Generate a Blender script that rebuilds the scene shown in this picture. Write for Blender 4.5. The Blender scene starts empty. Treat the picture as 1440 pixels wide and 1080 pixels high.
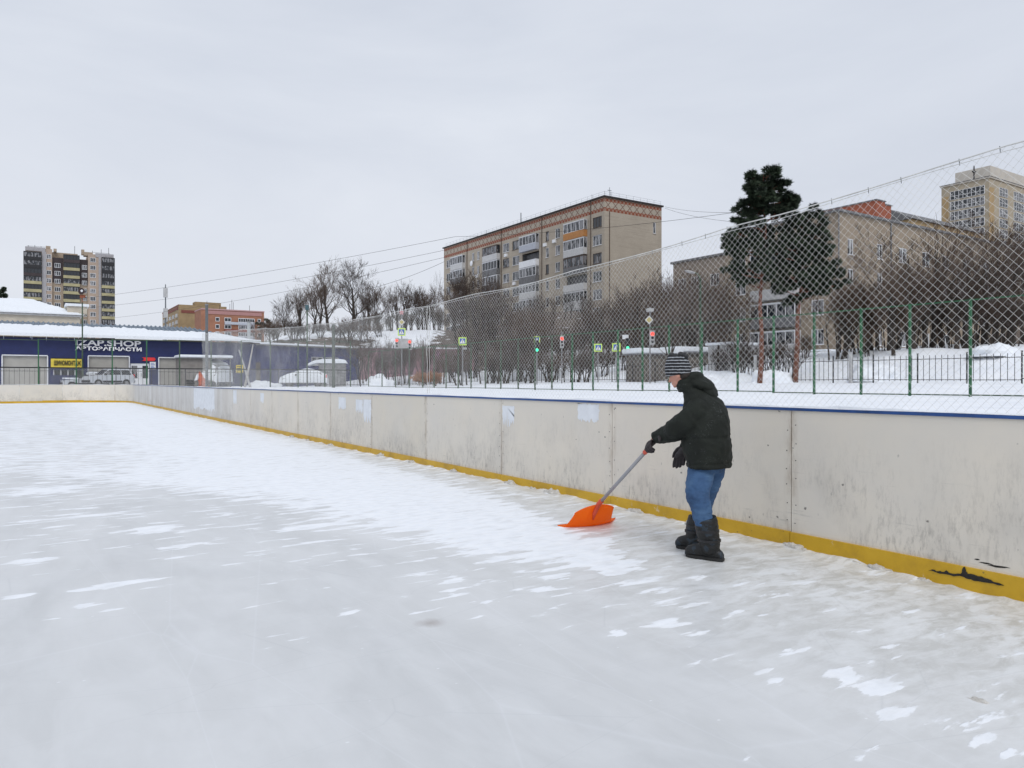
import bpy, bmesh, math, random
import numpy as np
from mathutils import Vector, Matrix, noise as mn
random.seed(7)
scn = bpy.context.scene
col = scn.collection
F = 1040.0; CA = math.cos(math.radians(33)); SA = math.sin(math.radians(33)); EYE = 1.5
# world frame: +Y runs along the rink side board, +X is perpendicular to it; the camera looks 33 degrees to the right of +Y
def W(X, Y, z=0.0): return Vector((X*CA+Y*SA, -X*SA+Y*CA, z))
def at(px, py, Y): return W((px-720)*Y/F, Y, EYE-(py-536)*Y/F)
def lerp(a, b, t): return a+(b-a)*t
def sst(a, b, x):
    t = max(0.0, min(1.0, (x-a)/(b-a))); return t*t*(3-2*t)
def interp(x, xs, ys): return float(np.interp(x, xs, ys))

# ------------------------------------------------------------------ materials
MATS = {}
def new_mat(name):
    m = bpy.data.materials.new(name); m.use_nodes = True
    nt = m.node_tree; b = nt.nodes['Principled BSDF']
    return m, nt, b
def N(nt, typ, **kw):
    n = nt.nodes.new(typ)
    for k, v in kw.items(): setattr(n, k, v)
    return n
def ramp(nt, src, stops, interp_='LINEAR'):
    r = N(nt, 'ShaderNodeValToRGB'); r.color_ramp.interpolation = interp_
    while len(r.color_ramp.elements) < len(stops): r.color_ramp.elements.new(0.5)
    for e, (p, c) in zip(r.color_ramp.elements, stops):
        e.position = p; e.color = (*c, 1) if len(c) == 3 else c
    nt.links.new(src, r.inputs[0]); return r.outputs[0]
def mixc(nt, fac, a, b, mode='MIX'):
    m = N(nt, 'ShaderNodeMix', data_type='RGBA', blend_type=mode)
    for s, v in ((0, fac), (6, a), (7, b)):
        if hasattr(v, 'links'): nt.links.new(v, m.inputs[s])
        elif isinstance(v, (int, float)): m.inputs[s].default_value = v
        else: m.inputs[s].default_value = (*v, 1)
    return m.outputs[2]
def math_(nt, op, a, b=None, c=None, clamp=False):
    m = N(nt, 'ShaderNodeMath', operation=op); m.use_clamp = clamp
    for i, v in enumerate((a, b, c)):
        if v is None: continue
        if hasattr(v, 'links'): nt.links.new(v, m.inputs[i])
        else: m.inputs[i].default_value = v
    return m.outputs[0]
def coords(nt, scale=(1,1,1), kind='Object', loc=(0,0,0), rot=(0,0,0)):
    t = N(nt, 'ShaderNodeTexCoord'); mp = N(nt, 'ShaderNodeMapping')
    mp.inputs['Scale'].default_value = scale; mp.inputs['Location'].default_value = loc; mp.inputs['Rotation'].default_value = rot
    nt.links.new(t.outputs[kind], mp.inputs[0]); return mp.outputs[0]
def noise_(nt, vec, scale, detail=4, rough=.55, dist=0):
    n = N(nt, 'ShaderNodeTexNoise'); n.inputs['Scale'].default_value = scale
    n.inputs['Detail'].default_value = detail; n.inputs['Roughness'].default_value = rough
    n.inputs['Distortion'].default_value = dist
    nt.links.new(vec, n.inputs['Vector']); return n.outputs['Fac']
def bump(nt, b, h, strength=.3, dist=.01):
    n = N(nt, 'ShaderNodeBump'); n.inputs['Strength'].default_value = strength; n.inputs['Distance'].default_value = dist
    nt.links.new(h, n.inputs['Height']); nt.links.new(n.outputs[0], b.inputs['Normal'])
def simple(name, c, rough=.7, var=.25, scale=3.0, metal=0, spec=None, bmp=0, sc=(1,1,1), c2=None, bdist=.01):
    if name in MATS: return MATS[name]
    m, nt, b = new_mat(name)
    v = coords(nt, sc)
    n = noise_(nt, v, scale, 5)
    lo = tuple(x*(1-var) for x in c); hi = c2 if c2 else tuple(min(1, x*(1+var)) for x in c)
    nt.links.new(ramp(nt, n, [(.3, lo), (.7, hi)]), b.inputs['Base Color'])
    b.inputs['Roughness'].default_value = rough; b.inputs['Metallic'].default_value = metal
    if spec is not None: b.inputs['Specular IOR Level'].default_value = spec
    if bmp: bump(nt, b, noise_(nt, v, scale*4, 4), bmp, bdist)
    MATS[name] = m; return m

def mat_ice():
    m, nt, b = new_mat('rink_ice')
    g = N(nt, 'ShaderNodeNewGeometry'); P = g.outputs['Position']
    def mp(scale, rot=0):
        q = N(nt, 'ShaderNodeMapping'); q.inputs['Scale'].default_value = scale; q.inputs['Rotation'].default_value = (0,0,rot)
        nt.links.new(P, q.inputs[0]); return q.outputs[0]
    att = N(nt, 'ShaderNodeAttribute', attribute_name='snow'); bias = att.outputs['Fac']
    edge = N(nt, 'ShaderNodeAttribute', attribute_name='edge').outputs['Fac']
    n1 = noise_(nt, mp((1.05, 4.2, 1), math.radians(-9)), 1.9, 7, .56, .25)
    n2 = noise_(nt, mp((3.2, 9, 1), math.radians(-4)), 2.6, 4, .5)
    v = math_(nt, 'MULTIPLY_ADD', n1, 1.9, -.95)
    v = math_(nt, 'ADD', v, math_(nt, 'MULTIPLY_ADD', n2, .36, -.18))
    v = math_(nt, 'ADD', v, bias)
    mr = N(nt, 'ShaderNodeMapRange', interpolation_type='SMOOTHSTEP')
    mr.inputs[1].default_value = -.02; mr.inputs[2].default_value = .05
    nt.links.new(v, mr.inputs[0]); crisp = mr.outputs[0]
    mr2 = N(nt, 'ShaderNodeMapRange', interpolation_type='SMOOTHSTEP'); mr2.inputs[1].default_value = -.16; mr2.inputs[2].default_value = .22
    nt.links.new(v, mr2.inputs[0])
    thin = noise_(nt, mp((1.5, 3.5, 1), math.radians(-12)), 3.2, 5, .6)
    snow = math_(nt, 'ADD', math_(nt, 'MULTIPLY', crisp, math_(nt, 'MULTIPLY_ADD', ramp(nt, thin, [(.35, (0,0,0)), (.6, (1,1,1))]), .42, .40)), math_(nt, 'MULTIPLY', mr2.outputs[0], .30), clamp=True)
    # soft frost skim under the patches
    big = noise_(nt, mp((1, .45, 1), math.radians(20)), .8, 5, .55, .8)
    mid = noise_(nt, mp((1.6, .7, 1), math.radians(35)), 2.4, 6, .62, .5)
    fine = noise_(nt, mp((1, 1, 1)), 60, 3, .6)
    base = ramp(nt, big, [(.30, (.54,.553,.563)), (.5, (.595,.606,.613)), (.70, (.67,.68,.69))])
    base = mixc(nt, math_(nt, 'MULTIPLY', ramp(nt, mid, [(.42, (0,0,0)), (.72, (1,1,1))]), .5), base, (.71,.725,.74))
    # wide swept zones with soft streaks left by the shovel
    streak = noise_(nt, mp((2.6, .5, 1), math.radians(24)), 1.1, 6, .6, .9)
    base = mixc(nt, math_(nt, 'MULTIPLY', ramp(nt, streak, [(.42, (0,0,0)), (.75, (1,1,1))]), .28), base, (.74,.755,.775))
    gr = mixc(nt, ramp(nt, noise_(nt, mp((1.6, 3.4, 1)), 2.6, 7, .7, .5), [(.40, (0,0,0)), (.60, (1,1,1))]), (.53,.53,.51), (.72,.73,.735))
    base = mixc(nt, edge, base, gr)
    # hair scratches from skates
    fr_ = noise_(nt, mp((1.3, 3.2, 1), math.radians(-16)), 1.7, 7, .62, .4)
    base = mixc(nt, math_(nt, 'MULTIPLY', math_(nt, 'MULTIPLY', ramp(nt, fr_, [(.50, (0,0,0)), (.60, (1,1,1))]), edge), .75), base, (.80,.825,.85))
    w = N(nt, 'ShaderNodeTexVoronoi', feature='DISTANCE_TO_EDGE'); w.inputs['Scale'].default_value = 1.3
    nt.links.new(mp((1, .22, 1), math.radians(50)), w.inputs['Vector'])
    sc = ramp(nt, w.outputs['Distance'], [(.0, (1,1,1)), (.006, (0,0,0))])
    base = mixc(nt, math_(nt, 'MULTIPLY', sc, .16), base, (.78,.8,.84))
    # crumbs and snow grit scattered by the blade
    vg = N(nt, 'ShaderNodeTexVoronoi'); vg.inputs['Scale'].default_value = 9; nt.links.new(mp((1,1.4,1)), vg.inputs['Vector'])
    sg = N(nt, 'ShaderNodeSeparateColor'); nt.links.new(vg.outputs['Color'], sg.inputs[0])
    kg = math_(nt, 'MULTIPLY', ramp(nt, vg.outputs['Distance'], [(.05, (1,1,1)), (.10, (0,0,0))]), math_(nt, 'GREATER_THAN', sg.outputs[0], .86))
    base = mixc(nt, math_(nt, 'MULTIPLY', kg, .55), base, (.84,.86,.89))
    w3 = N(nt, 'ShaderNodeTexVoronoi', feature='DISTANCE_TO_EDGE'); w3.inputs['Scale'].default_value = 2.1
    nt.links.new(mp((.25, 1, 1), math.radians(-25)), w3.inputs['Vector'])
    base = mixc(nt, math_(nt, 'MULTIPLY', ramp(nt, w3.outputs['Distance'], [(.0, (1,1,1)), (.005, (0,0,0))]), .20), base, (.42,.44,.46))
    # brown stain frozen in
    for (sx, sy, r) in ((*at(605,877,4.575).xy, .10),):
        d = N(nt, 'ShaderNodeVectorMath', operation='DISTANCE'); nt.links.new(P, d.inputs[0]); d.inputs[1].default_value = (sx, sy, 0)
        dd = math_(nt, 'ADD', d.outputs['Value'], math_(nt, 'MULTIPLY_ADD', mid, .16, -.08))
        base = mixc(nt, math_(nt, 'MULTIPLY', ramp(nt, dd, [(.0, (1,1,1)), (r, (0,0,0))]), .55), base, (.26,.21,.19))
    sn = ramp(nt, noise_(nt, mp((1,1,1)), 9, 5), [(.3, (.80,.83,.875)), (.7, (.87,.89,.92))])
    c = mixc(nt, snow, base, sn)
    nt.links.new(c, b.inputs['Base Color'])
    r = math_(nt, 'MULTIPLY_ADD', mid, .25, .18)
    r = N(nt, 'ShaderNodeMix', data_type='FLOAT'); nt.links.new(snow, r.inputs[0])
    nt.links.new(math_(nt, 'MULTIPLY_ADD', mid, .35, .20), r.inputs[2]); r.inputs[3].default_value = .85
    nt.links.new(r.outputs[0], b.inputs['Roughness'])
    b.inputs['IOR'].default_value = 1.36
    h = math_(nt, 'ADD', math_(nt, 'MULTIPLY', snow, 1.0), math_(nt, 'MULTIPLY', fine, .22))
    h = math_(nt, 'ADD', h, math_(nt, 'MULTIPLY', mid, .5))
    bump(nt, b, h, .35, .006)
    return m

def mat_snow():
    m, nt, b = new_mat('snow')
    v = coords(nt)
    n = noise_(nt, v, .7, 6); 
    c = ramp(nt, n, [(.3, (.76,.79,.84)), (.7, (.86,.88,.91))])
    bare = N(nt, 'ShaderNodeAttribute', attribute_name='bare').outputs['Fac']
    n2 = noise_(nt, v, .9, 7, .7)
    k = math_(nt, 'GREATER_THAN', math_(nt, 'ADD', bare, math_(nt, 'MULTIPLY_ADD', n2, 1.0, -.5)), .5)
    c = mixc(nt, k, c, ramp(nt, noise_(nt, v, 4, 4), [(.3, (.07,.052,.04)), (.7, (.15,.12,.10))]))
    nt.links.new(c, b.inputs['Base Color']); b.inputs['Roughness'].default_value = .85
    bump(nt, b, noise_(nt, v, 6, 6), .4, .03)
    return m

def mat_board():
    m, nt, b = new_mat('painted_board')
    g = N(nt, 'ShaderNodeNewGeometry'); P = g.outputs['Position']
    sp = N(nt, 'ShaderNodeSeparateXYZ'); nt.links.new(P, sp.inputs[0])
    def mp(scale):
        q = N(nt, 'ShaderNodeMapping'); q.inputs['Scale'].default_value = scale
        nt.links.new(P, q.inputs[0]); return q.outputs[0]
    oi = N(nt, 'ShaderNodeObjectInfo')
    c = ramp(nt, oi.outputs['Random'], [(0, (.66,.61,.52)), (.3, (.71,.66,.575)), (.6, (.69,.645,.565)), (1, (.73,.675,.585))])
    # far panels: greyer and weather streaked
    far = N(nt, 'ShaderNodeMapRange'); far.inputs[1].default_value = 22; far.inputs[2].default_value = 30; nt.links.new(sp.outputs['Y'], far.inputs[0])
    back = N(nt, 'ShaderNodeMapRange'); back.inputs[1].default_value = 55; back.inputs[2].default_value = 58; back.inputs[3].default_value = 1; back.inputs[4].default_value = 0
    nt.links.new(sp.outputs['Y'], back.inputs[0])
    fm = math_(nt, 'MULTIPLY', far.outputs[0], back.outputs[0])
    stripes = noise_(nt, mp((5, 1.1, .08)), 1.0, 5, .65)
    c = mixc(nt, math_(nt, 'MULTIPLY', fm, .85), c, ramp(nt, stripes, [(.3, (.42,.41,.40)), (.5, (.58,.575,.57)), (.68, (.70,.72,.74))]))
    soft = noise_(nt, mp((1, .8, .8)), 1.6, 5, .6)
    c = mixc(nt, math_(nt, 'MULTIPLY', ramp(nt, soft, [(.35, (0,0,0)), (.75, (1,1,1))]), .5), c, (.60,.585,.555))
    # grime that thickens toward the kick strip, broken into short vertical flecks
    low = N(nt, 'ShaderNodeMapRange'); low.inputs[1].default_value = 1.1; low.inputs[2].default_value = .1; nt.links.new(sp.outputs['Z'], low.inputs[0])
    fl = noise_(nt, mp((16, 16, 5)), 1.6, 5, .75)
    pt = noise_(nt, mp((1, 1, 1)), 1.3, 4, .6)
    lim = math_(nt, 'MULTIPLY', math_(nt, 'MULTIPLY', low.outputs[0], ramp(nt, pt, [(.38, (0,0,0)), (.62, (1,1,1))])), 1.0)
    dirt = math_(nt, 'MULTIPLY', ramp(nt, fl, [(.48, (0,0,0)), (.66, (1,1,1))]), lim)
    c = mixc(nt, math_(nt, 'MULTIPLY', dirt, .75), c, (.19,.175,.16))
    sm = math_(nt, 'MULTIPLY', lim, ramp(nt, noise_(nt, mp((3,3,1.6)), 1.0, 4), [(.4, (0,0,0)), (.7, (1,1,1))]))
    c = mixc(nt, math_(nt, 'MULTIPLY', sm, .6), c, (.36,.34,.315))
    # rusty seepage and rubbed edges beside every joint
    fr = math_(nt, 'ABSOLUTE', math_(nt, 'SUBTRACT', math_(nt, 'FRACT', math_(nt, 'ADD', math_(nt, 'DIVIDE', math_(nt, 'SUBTRACT', sp.outputs['Y'], 4.26), 2.48), 40.5)), .5))
    je = math_(nt, 'MULTIPLY', ramp(nt, fr, [(.0, (1,1,1)), (.035, (0,0,0))]), ramp(nt, noise_(nt, mp((6,9,3)), 1.0, 5, .7), [(.42, (0,0,0)), (.62, (1,1,1))]))
    c = mixc(nt, math_(nt, 'MULTIPLY', math_(nt, 'MULTIPLY', je, .6), math_(nt, 'SUBTRACT', 1.0, fm)), c, (.33,.26,.19))
    # long horizontal scuffs from pucks and blades
    hs_ = noise_(nt, mp((1,.9,13)), 3.0, 6, .7)
    c = mixc(nt, math_(nt, 'MULTIPLY', math_(nt, 'MULTIPLY', ramp(nt, hs_, [(.62, (0,0,0)), (.70, (1,1,1))]), low.outputs[0]), .4), c, (.30,.29,.27))
    # scattered puck marks and chips
    vo = N(nt, 'ShaderNodeTexVoronoi'); vo.inputs['Scale'].default_value = 3.2; nt.links.new(mp((1,1,1.3)), vo.inputs['Vector'])
    dd = math_(nt, 'ADD', vo.outputs['Distance'], math_(nt, 'MULTIPLY_ADD', noise_(nt, mp((1,1,1)), 55, 3), .1, -.05))
    mk = ramp(nt, dd, [(0, (1,1,1)), (.035, (1,1,1)), (.05, (0,0,0))])
    sep = N(nt, 'ShaderNodeSeparateColor'); nt.links.new(vo.outputs['Color'], sep.inputs[0])
    mk = math_(nt, 'MULTIPLY', mk, math_(nt, 'GREATER_THAN', sep.outputs[0], .45))
    c = mixc(nt, math_(nt, 'MULTIPLY', mk, .8), c, (.12,.11,.10))
    v2 = N(nt, 'ShaderNodeTexVoronoi'); v2.inputs['Scale'].default_value = 14; nt.links.new(mp((1,1.0,.5)), v2.inputs['Vector'])
    d2 = math_(nt, 'ADD', v2.outputs['Distance'], math_(nt, 'MULTIPLY_ADD', noise_(nt, mp((1,1,1)), 90, 2), .2, -.1))
    s2 = N(nt, 'ShaderNodeSeparateColor'); nt.links.new(v2.outputs['Color'], s2.inputs[0])
    k2 = math_(nt, 'MULTIPLY', ramp(nt, d2, [(.06, (1,1,1)), (.12, (0,0,0))]), math_(nt, 'GREATER_THAN', s2.outputs[1], .72))
    c = mixc(nt, math_(nt, 'MULTIPLY', k2, .42), c, (.2,.19,.18))
    nt.links.new(c, b.inputs['Base Color']); b.inputs['Roughness'].default_value = .6
    bump(nt, b, math_(nt, 'ADD', fl, math_(nt, 'MULTIPLY', soft, 2)), .12, .004)
    return m

def mat_yellow():
    m, nt, b = new_mat('yellow_kick_paint')
    v = coords(nt)
    n = noise_(nt, v, 2.2, 6, .65)
    c = ramp(nt, n, [(.3, (.40,.235,.014)), (.5, (.56,.335,.010)), (.7, (.62,.38,.018))])
    ch = noise_(nt, coords(nt, (1,1,1.6)), 17, 4, .7)
    c = mixc(nt, math_(nt, 'MULTIPLY', ramp(nt, ch, [(.66, (0,0,0)), (.72, (1,1,1))]), .8), c, (.06,.05,.035))
    ch2 = noise_(nt, coords(nt, (1,1,1), loc=(5,3,1)), 6, 5, .7)
    c = mixc(nt, math_(nt, 'MULTIPLY', ramp(nt, ch2, [(.64, (0,0,0)), (.7, (1,1,1))]), .6), c, (.66,.58,.44))
    nt.links.new(c, b.inputs['Base Color']); b.inputs['Roughness'].default_value = .5
    bump(nt, b, n, .3, .004); return m

def mat_brick(name, c1, c2, mortar, frieze=None, scale=3.6, axis='auto'):
    m, nt, b = new_mat(name)
    tc = N(nt, 'ShaderNodeTexCoord'); sp = N(nt, 'ShaderNodeSeparateXYZ'); nt.links.new(tc.outputs['Object'], sp.inputs[0])
    s = math_(nt, 'ADD', sp.outputs['X'], sp.outputs['Y'])
    cb = N(nt, 'ShaderNodeCombineXYZ'); nt.links.new(s, cb.inputs[0]); nt.links.new(sp.outputs['Z'], cb.inputs[1])
    br = N(nt, 'ShaderNodeTexBrick'); br.inputs['Scale'].default_value = scale
    br.inputs['Color1'].default_value = (*c1, 1); br.inputs['Color2'].default_value = (*c2, 1); br.inputs['Mortar'].default_value = (*mortar, 1)
    br.inputs['Mortar Size'].default_value = .025
    nt.links.new(cb.outputs[0], br.inputs['Vector'])
    big = noise_(nt, tc.outputs['Object'], .35, 6, .65)
    c = mixc(nt, ramp(nt, big, [(.3, (0,0,0)), (.75, (.55,.55,.55))]), br.outputs['Color'], tuple(x*.72 for x in c1))
    # thin courses of stained bricks
    crs = noise_(nt, coords(nt, (.15,.15,2.2)), 1.4, 5, .7)
    c = mixc(nt, math_(nt, 'MULTIPLY', ramp(nt, crs, [(.5, (0,0,0)), (.7, (1,1,1))]), .45), c, tuple(x*.62 for x in c1))
    if frieze:
        z0, z1, red = frieze
        zz = sp.outputs['Z']
        def band(a, bb): return math_(nt, 'MULTIPLY', math_(nt, 'GREATER_THAN', zz, a), math_(nt, 'LESS_THAN', zz, bb))
        ck = N(nt, 'ShaderNodeTexChecker'); ck.inputs['Scale'].default_value = 2.6
        nt.links.new(cb.outputs[0], ck.inputs['Vector'])
        bb_ = math_(nt, 'ADD', band(z1-.62, z1-.08), band(z0, z0+.55))
        c = mixc(nt, math_(nt, 'MULTIPLY', bb_, math_(nt, 'MULTIPLY_ADD', ck.outputs['Fac'], .45, .55)), c, red)
        def diag(op):
            q = math_(nt, op, s, zz); q = math_(nt, 'FRACT', math_(nt, 'DIVIDE', q, 1.5)); q = math_(nt, 'ABSOLUTE', math_(nt, 'SUBTRACT', q, .5))
            return math_(nt, 'LESS_THAN', q, .07)
        dg = math_(nt, 'MAXIMUM', diag('ADD'), diag('SUBTRACT'))
        c = mixc(nt, math_(nt, 'MULTIPLY', math_(nt, 'MULTIPLY', dg, band(z0+.55, z1-.62)), .75), c, (.13,.055,.04))
    nt.links.new(c, b.inputs['Base Color']); b.inputs['Roughness'].default_value = .88
    return m

def mat_pane():
    m, nt, b = new_mat('window_glass')
    oi = N(nt, 'ShaderNodeObjectInfo')
    v = coords(nt, (1.2,1.2,.4))
    n = noise_(nt, v, 1.4, 3)
    cur = math_(nt, 'MULTIPLY', math_(nt, 'GREATER_THAN', n, .5), math_(nt, 'GREATER_THAN', oi.outputs['Random'], .35))
    c = mixc(nt, cur, (.022,.026,.032), (.20,.20,.21))
    nt.links.new(c, b.inputs['Base Color']); b.inputs['Roughness'].default_value = .12
    b.inputs['Specular IOR Level'].default_value = .6
    return m

def mat_translucent_orange():
    m, nt, b = new_mat('orange_plastic')
    v = coords(nt)
    nt.links.new(ramp(nt, noise_(nt, v, 8, 4), [(.3, (.98,.21,.006)), (.7, (1.0,.26,.010))]), b.inputs['Base Color'])
    b.inputs['Roughness'].default_value = .42
    tr = N(nt, 'ShaderNodeBsdfTranslucent'); tr.inputs[0].default_value = (1,.36,.03,1)
    mx = N(nt, 'ShaderNodeMixShader'); mx.inputs[0].default_value = .6
    nt.links.new(b.outputs[0], mx.inputs[1]); nt.links.new(tr.outputs[0], mx.inputs[2])
    nt.links.new(mx.outputs[0], nt.nodes['Material Output'].inputs[0]); return m

def mat_jacket():
    m, nt, b = new_mat('jacket_cloth')
    v = coords(nt)
    n = noise_(nt, v, 9, 5, .6)
    c = ramp(nt, n, [(.3, (.008,.010,.008)), (.7, (.015,.019,.015))])
    # snow dust: fine specks gathered in patches
    sp = noise_(nt, v, 160, 2, .5); pt = noise_(nt, v, 7, 3, .6)
    k = math_(nt, 'MULTIPLY', ramp(nt, sp, [(.62, (0,0,0)), (.70, (1,1,1))]), ramp(nt, pt, [(.48, (0,0,0)), (.66, (1,1,1))]))
    c = mixc(nt, math_(nt, 'MULTIPLY', k, .3), c, (.45,.48,.5))
    nt.links.new(c, b.inputs['Base Color']); b.inputs['Roughness'].default_value = .8
    b.inputs['Specular IOR Level'].default_value = .3
    bump(nt, b, math_(nt, 'ADD', noise_(nt, v, 22, 4, .6), math_(nt, 'MULTIPLY', noise_(nt, coords(nt, (1,1,1)), 5, 3, .5, .9), 3)), .35, .012)
    return m

def mat_jeans():
    m, nt, b = new_mat('denim')
    v = coords(nt)
    c = ramp(nt, noise_(nt, v, 5, 5, .6), [(.30, (.022,.055,.125)), (.5, (.040,.10,.215)), (.72, (.085,.17,.30))])
    c = mixc(nt, math_(nt, 'MULTIPLY', noise_(nt, coords(nt, (1,1,4)), 120, 2), .35), c, (.01,.03,.09))
    nt.links.new(c, b.inputs['Base Color']); b.inputs['Roughness'].default_value = .85
    bump(nt, b, noise_(nt, coords(nt, (1,1,2.6)), 9, 4, .55, .5), .6, .018); return m

def mat_boot():
    m, nt, b = new_mat('boot_rubber')
    v = coords(nt)
    n = noise_(nt, v, 12, 3)
    c = mixc(nt, ramp(nt, n, [(.55, (0,0,0)), (.58, (1,1,1))], 'LINEAR'), (.005,.0055,.006), (.014,.024,.036))
    nt.links.new(c, b.inputs['Base Color']); b.inputs['Roughness'].default_value = .55
    bump(nt, b, noise_(nt, coords(nt, (1,1,2)), 14, 4), .5, .01); return m

def mat_hat():
    m, nt, b = new_mat('striped_knit')
    tc = N(nt, 'ShaderNodeTexCoord'); sp = N(nt, 'ShaderNodeSeparateXYZ'); nt.links.new(tc.outputs['Object'], sp.inputs[0])
    wob = math_(nt, 'MULTIPLY_ADD', noise_(nt, tc.outputs['Object'], 75, 2), .014, -.007)
    z = math_(nt, 'ADD', sp.outputs['Z'], wob)
    w = math_(nt, 'FRACT', math_(nt, 'MULTIPLY', z, 38))
    k = ramp(nt, w, [(.0, (0,0,0)), (.56, (0,0,0)), (.74, (1,1,1)), (.86, (1,1,1)), (1, (0,0,0))])
    c = mixc(nt, k, (.01,.011,.014), (.36,.38,.41))
    nt.links.new(c, b.inputs['Base Color']); b.inputs['Roughness'].default_value = .95
    bump(nt, b, noise_(nt, coords(nt, (1,1,1)), 90, 2), .6, .006); return m

M_ice = mat_ice(); M_snow = mat_snow(); M_board = mat_board(); M_yel = mat_yellow(); M_pane = mat_pane()
M_orange = mat_translucent_orange(); M_jacket = mat_jacket(); M_jeans = mat_jeans(); M_boot = mat_boot(); M_hat = mat_hat()
M_blue = simple('blue_rail_paint', (.012,.06,.22), .45, .3, 6)
M_patch = simple('white_patch_paint', (.72,.75,.79), .6, .08, 5, bmp=.2)
M_dark = simple('dark_metal', (.018,.018,.02), .6, .3)
M_crack = simple('torn_hole', (.02,.018,.016), .9, .5, 20)
M_wire = simple('galvanised_wire', (.62,.62,.60), .5, .2, 4, metal=.25)
M_green = simple('green_post_paint', (.016,.105,.045), .5, .4, 3, c2=(.03,.15,.06))
M_grn2 = simple('worn_green_paint', (.05,.085,.05), .6, .35, 3)
M_white = simple('white_frame_plastic', (.72,.73,.75), .5, .08)
M_brown = simple('brown_frame', (.09,.06,.045), .6, .2)
M_navy = simple('navy_cladding', (.010,.018,.095), .5, .15, 2, bmp=.1)
M_navy2 = simple('faded_navy_cladding', (.028,.036,.135), .6, .3, 2)
M_shutter = simple('beige_shutter', (.42,.405,.37), .6, .08, 2)
M_grey = simple('grey_metal', (.22,.22,.225), .6, .3)
M_lgrey = simple('pale_grey_panel', (.42,.42,.42), .7, .15)
M_pole = simple('pole_steel', (.12,.13,.14), .6, .2)
M_yelsign = simple('yellow_sign', (.72,.56,.07), .5, .08)
M_red = simple('red_sign', (.75,.03,.03), .5, .1)
M_black = simple('black_letters', (.01,.01,.012), .5, .1)
M_wletter = simple('white_letters', (.85,.85,.87), .4, .03)
M_bark = simple('tree_bark', (.045,.036,.03), .9, .4, 5, sc=(1,1,.3))
M_twig = simple('twig_bark', (.060,.043,.035), .9, .35, 3)
def mat_twig():
    m, nt, b = new_mat('snowy_twig'); g = N(nt, 'ShaderNodeNewGeometry'); oi = N(nt, 'ShaderNodeObjectInfo')
    n = noise_(nt, g.outputs['Position'], 1.1, 4, .7)
    c = mixc(nt, oi.outputs['Random'], (.048,.033,.026), (.105,.070,.050))
    sp = N(nt, 'ShaderNodeSeparateXYZ'); nt.links.new(g.outputs['Normal'], sp.inputs[0])
    k = math_(nt, 'MULTIPLY', math_(nt, 'GREATER_THAN', sp.outputs['Z'], .35), math_(nt, 'GREATER_THAN', n, .50))
    c = mixc(nt, math_(nt, 'MULTIPLY', k, .35), c, (.5,.51,.53))
    nt.links.new(c, b.inputs['Base Color']); b.inputs['Roughness'].default_value = .9; return m
M_twig = mat_twig()
M_birch = simple('birch_bark', (.40,.38,.36), .85, .4, 3, sc=(1,1,3))
M_pinebark = simple('pine_bark', (.14,.06,.04), .9, .4, 6)
M_needle = simple('pine_needles', (.018,.036,.020), .8, .5, 1.6, c2=(.048,.075,.038))
M_carpaint = simple('silver_car_paint', (.33,.34,.36), .3, .08, metal=.3)
M_rubber = simple('tyre_rubber', (.02,.02,.02), .85, .2)
M_snowobj = simple('piled_snow', (.80,.83,.87), .85, .05, 5, bmp=.3, bdist=.05)
M_skin = simple('skin', (.55,.27,.20), .5, .12, 14)
M_glove = simple('glove_leather', (.018,.012,.014), .6, .5, 40, bmp=.5, bdist=.004)
M_shaft = simple('grey_shaft', (.30,.30,.32), .4, .08, 8)
M_redplast = simple('red_plastic', (.62,.07,.03), .4, .1)
M_ltgreen = simple('sign_fluorescent', (.62,.85,.12), .5, .03)
M_signblue = simple('sign_blue', (.02,.10,.42), .5, .05)
M_pink = simple('pink_wall', (.27,.155,.18), .85, .45, 1.4)
M_beigew = simple('beige_render', (.52,.47,.39), .85, .1, 1)
M_rust = simple('rusty_cover', (.50,.10,.04), .7, .3, 6)
M_drybush = simple('dry_leaves', (.36,.18,.09), .9, .4, 6)
def lamp_mat(name, c, s):
    m, nt, b = new_mat(name); b.inputs['Base Color'].default_value = (*c,1)
    b.inputs['Emission Color'].default_value = (*c,1); b.inputs['Emission Strength'].default_value = s; return m
M_redlamp = lamp_mat('lit_red_lamp', (1,.06,.03), 1.1); M_grnlamp = lamp_mat('lit_green_lamp', (.05,.9,.45), .7)

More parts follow.
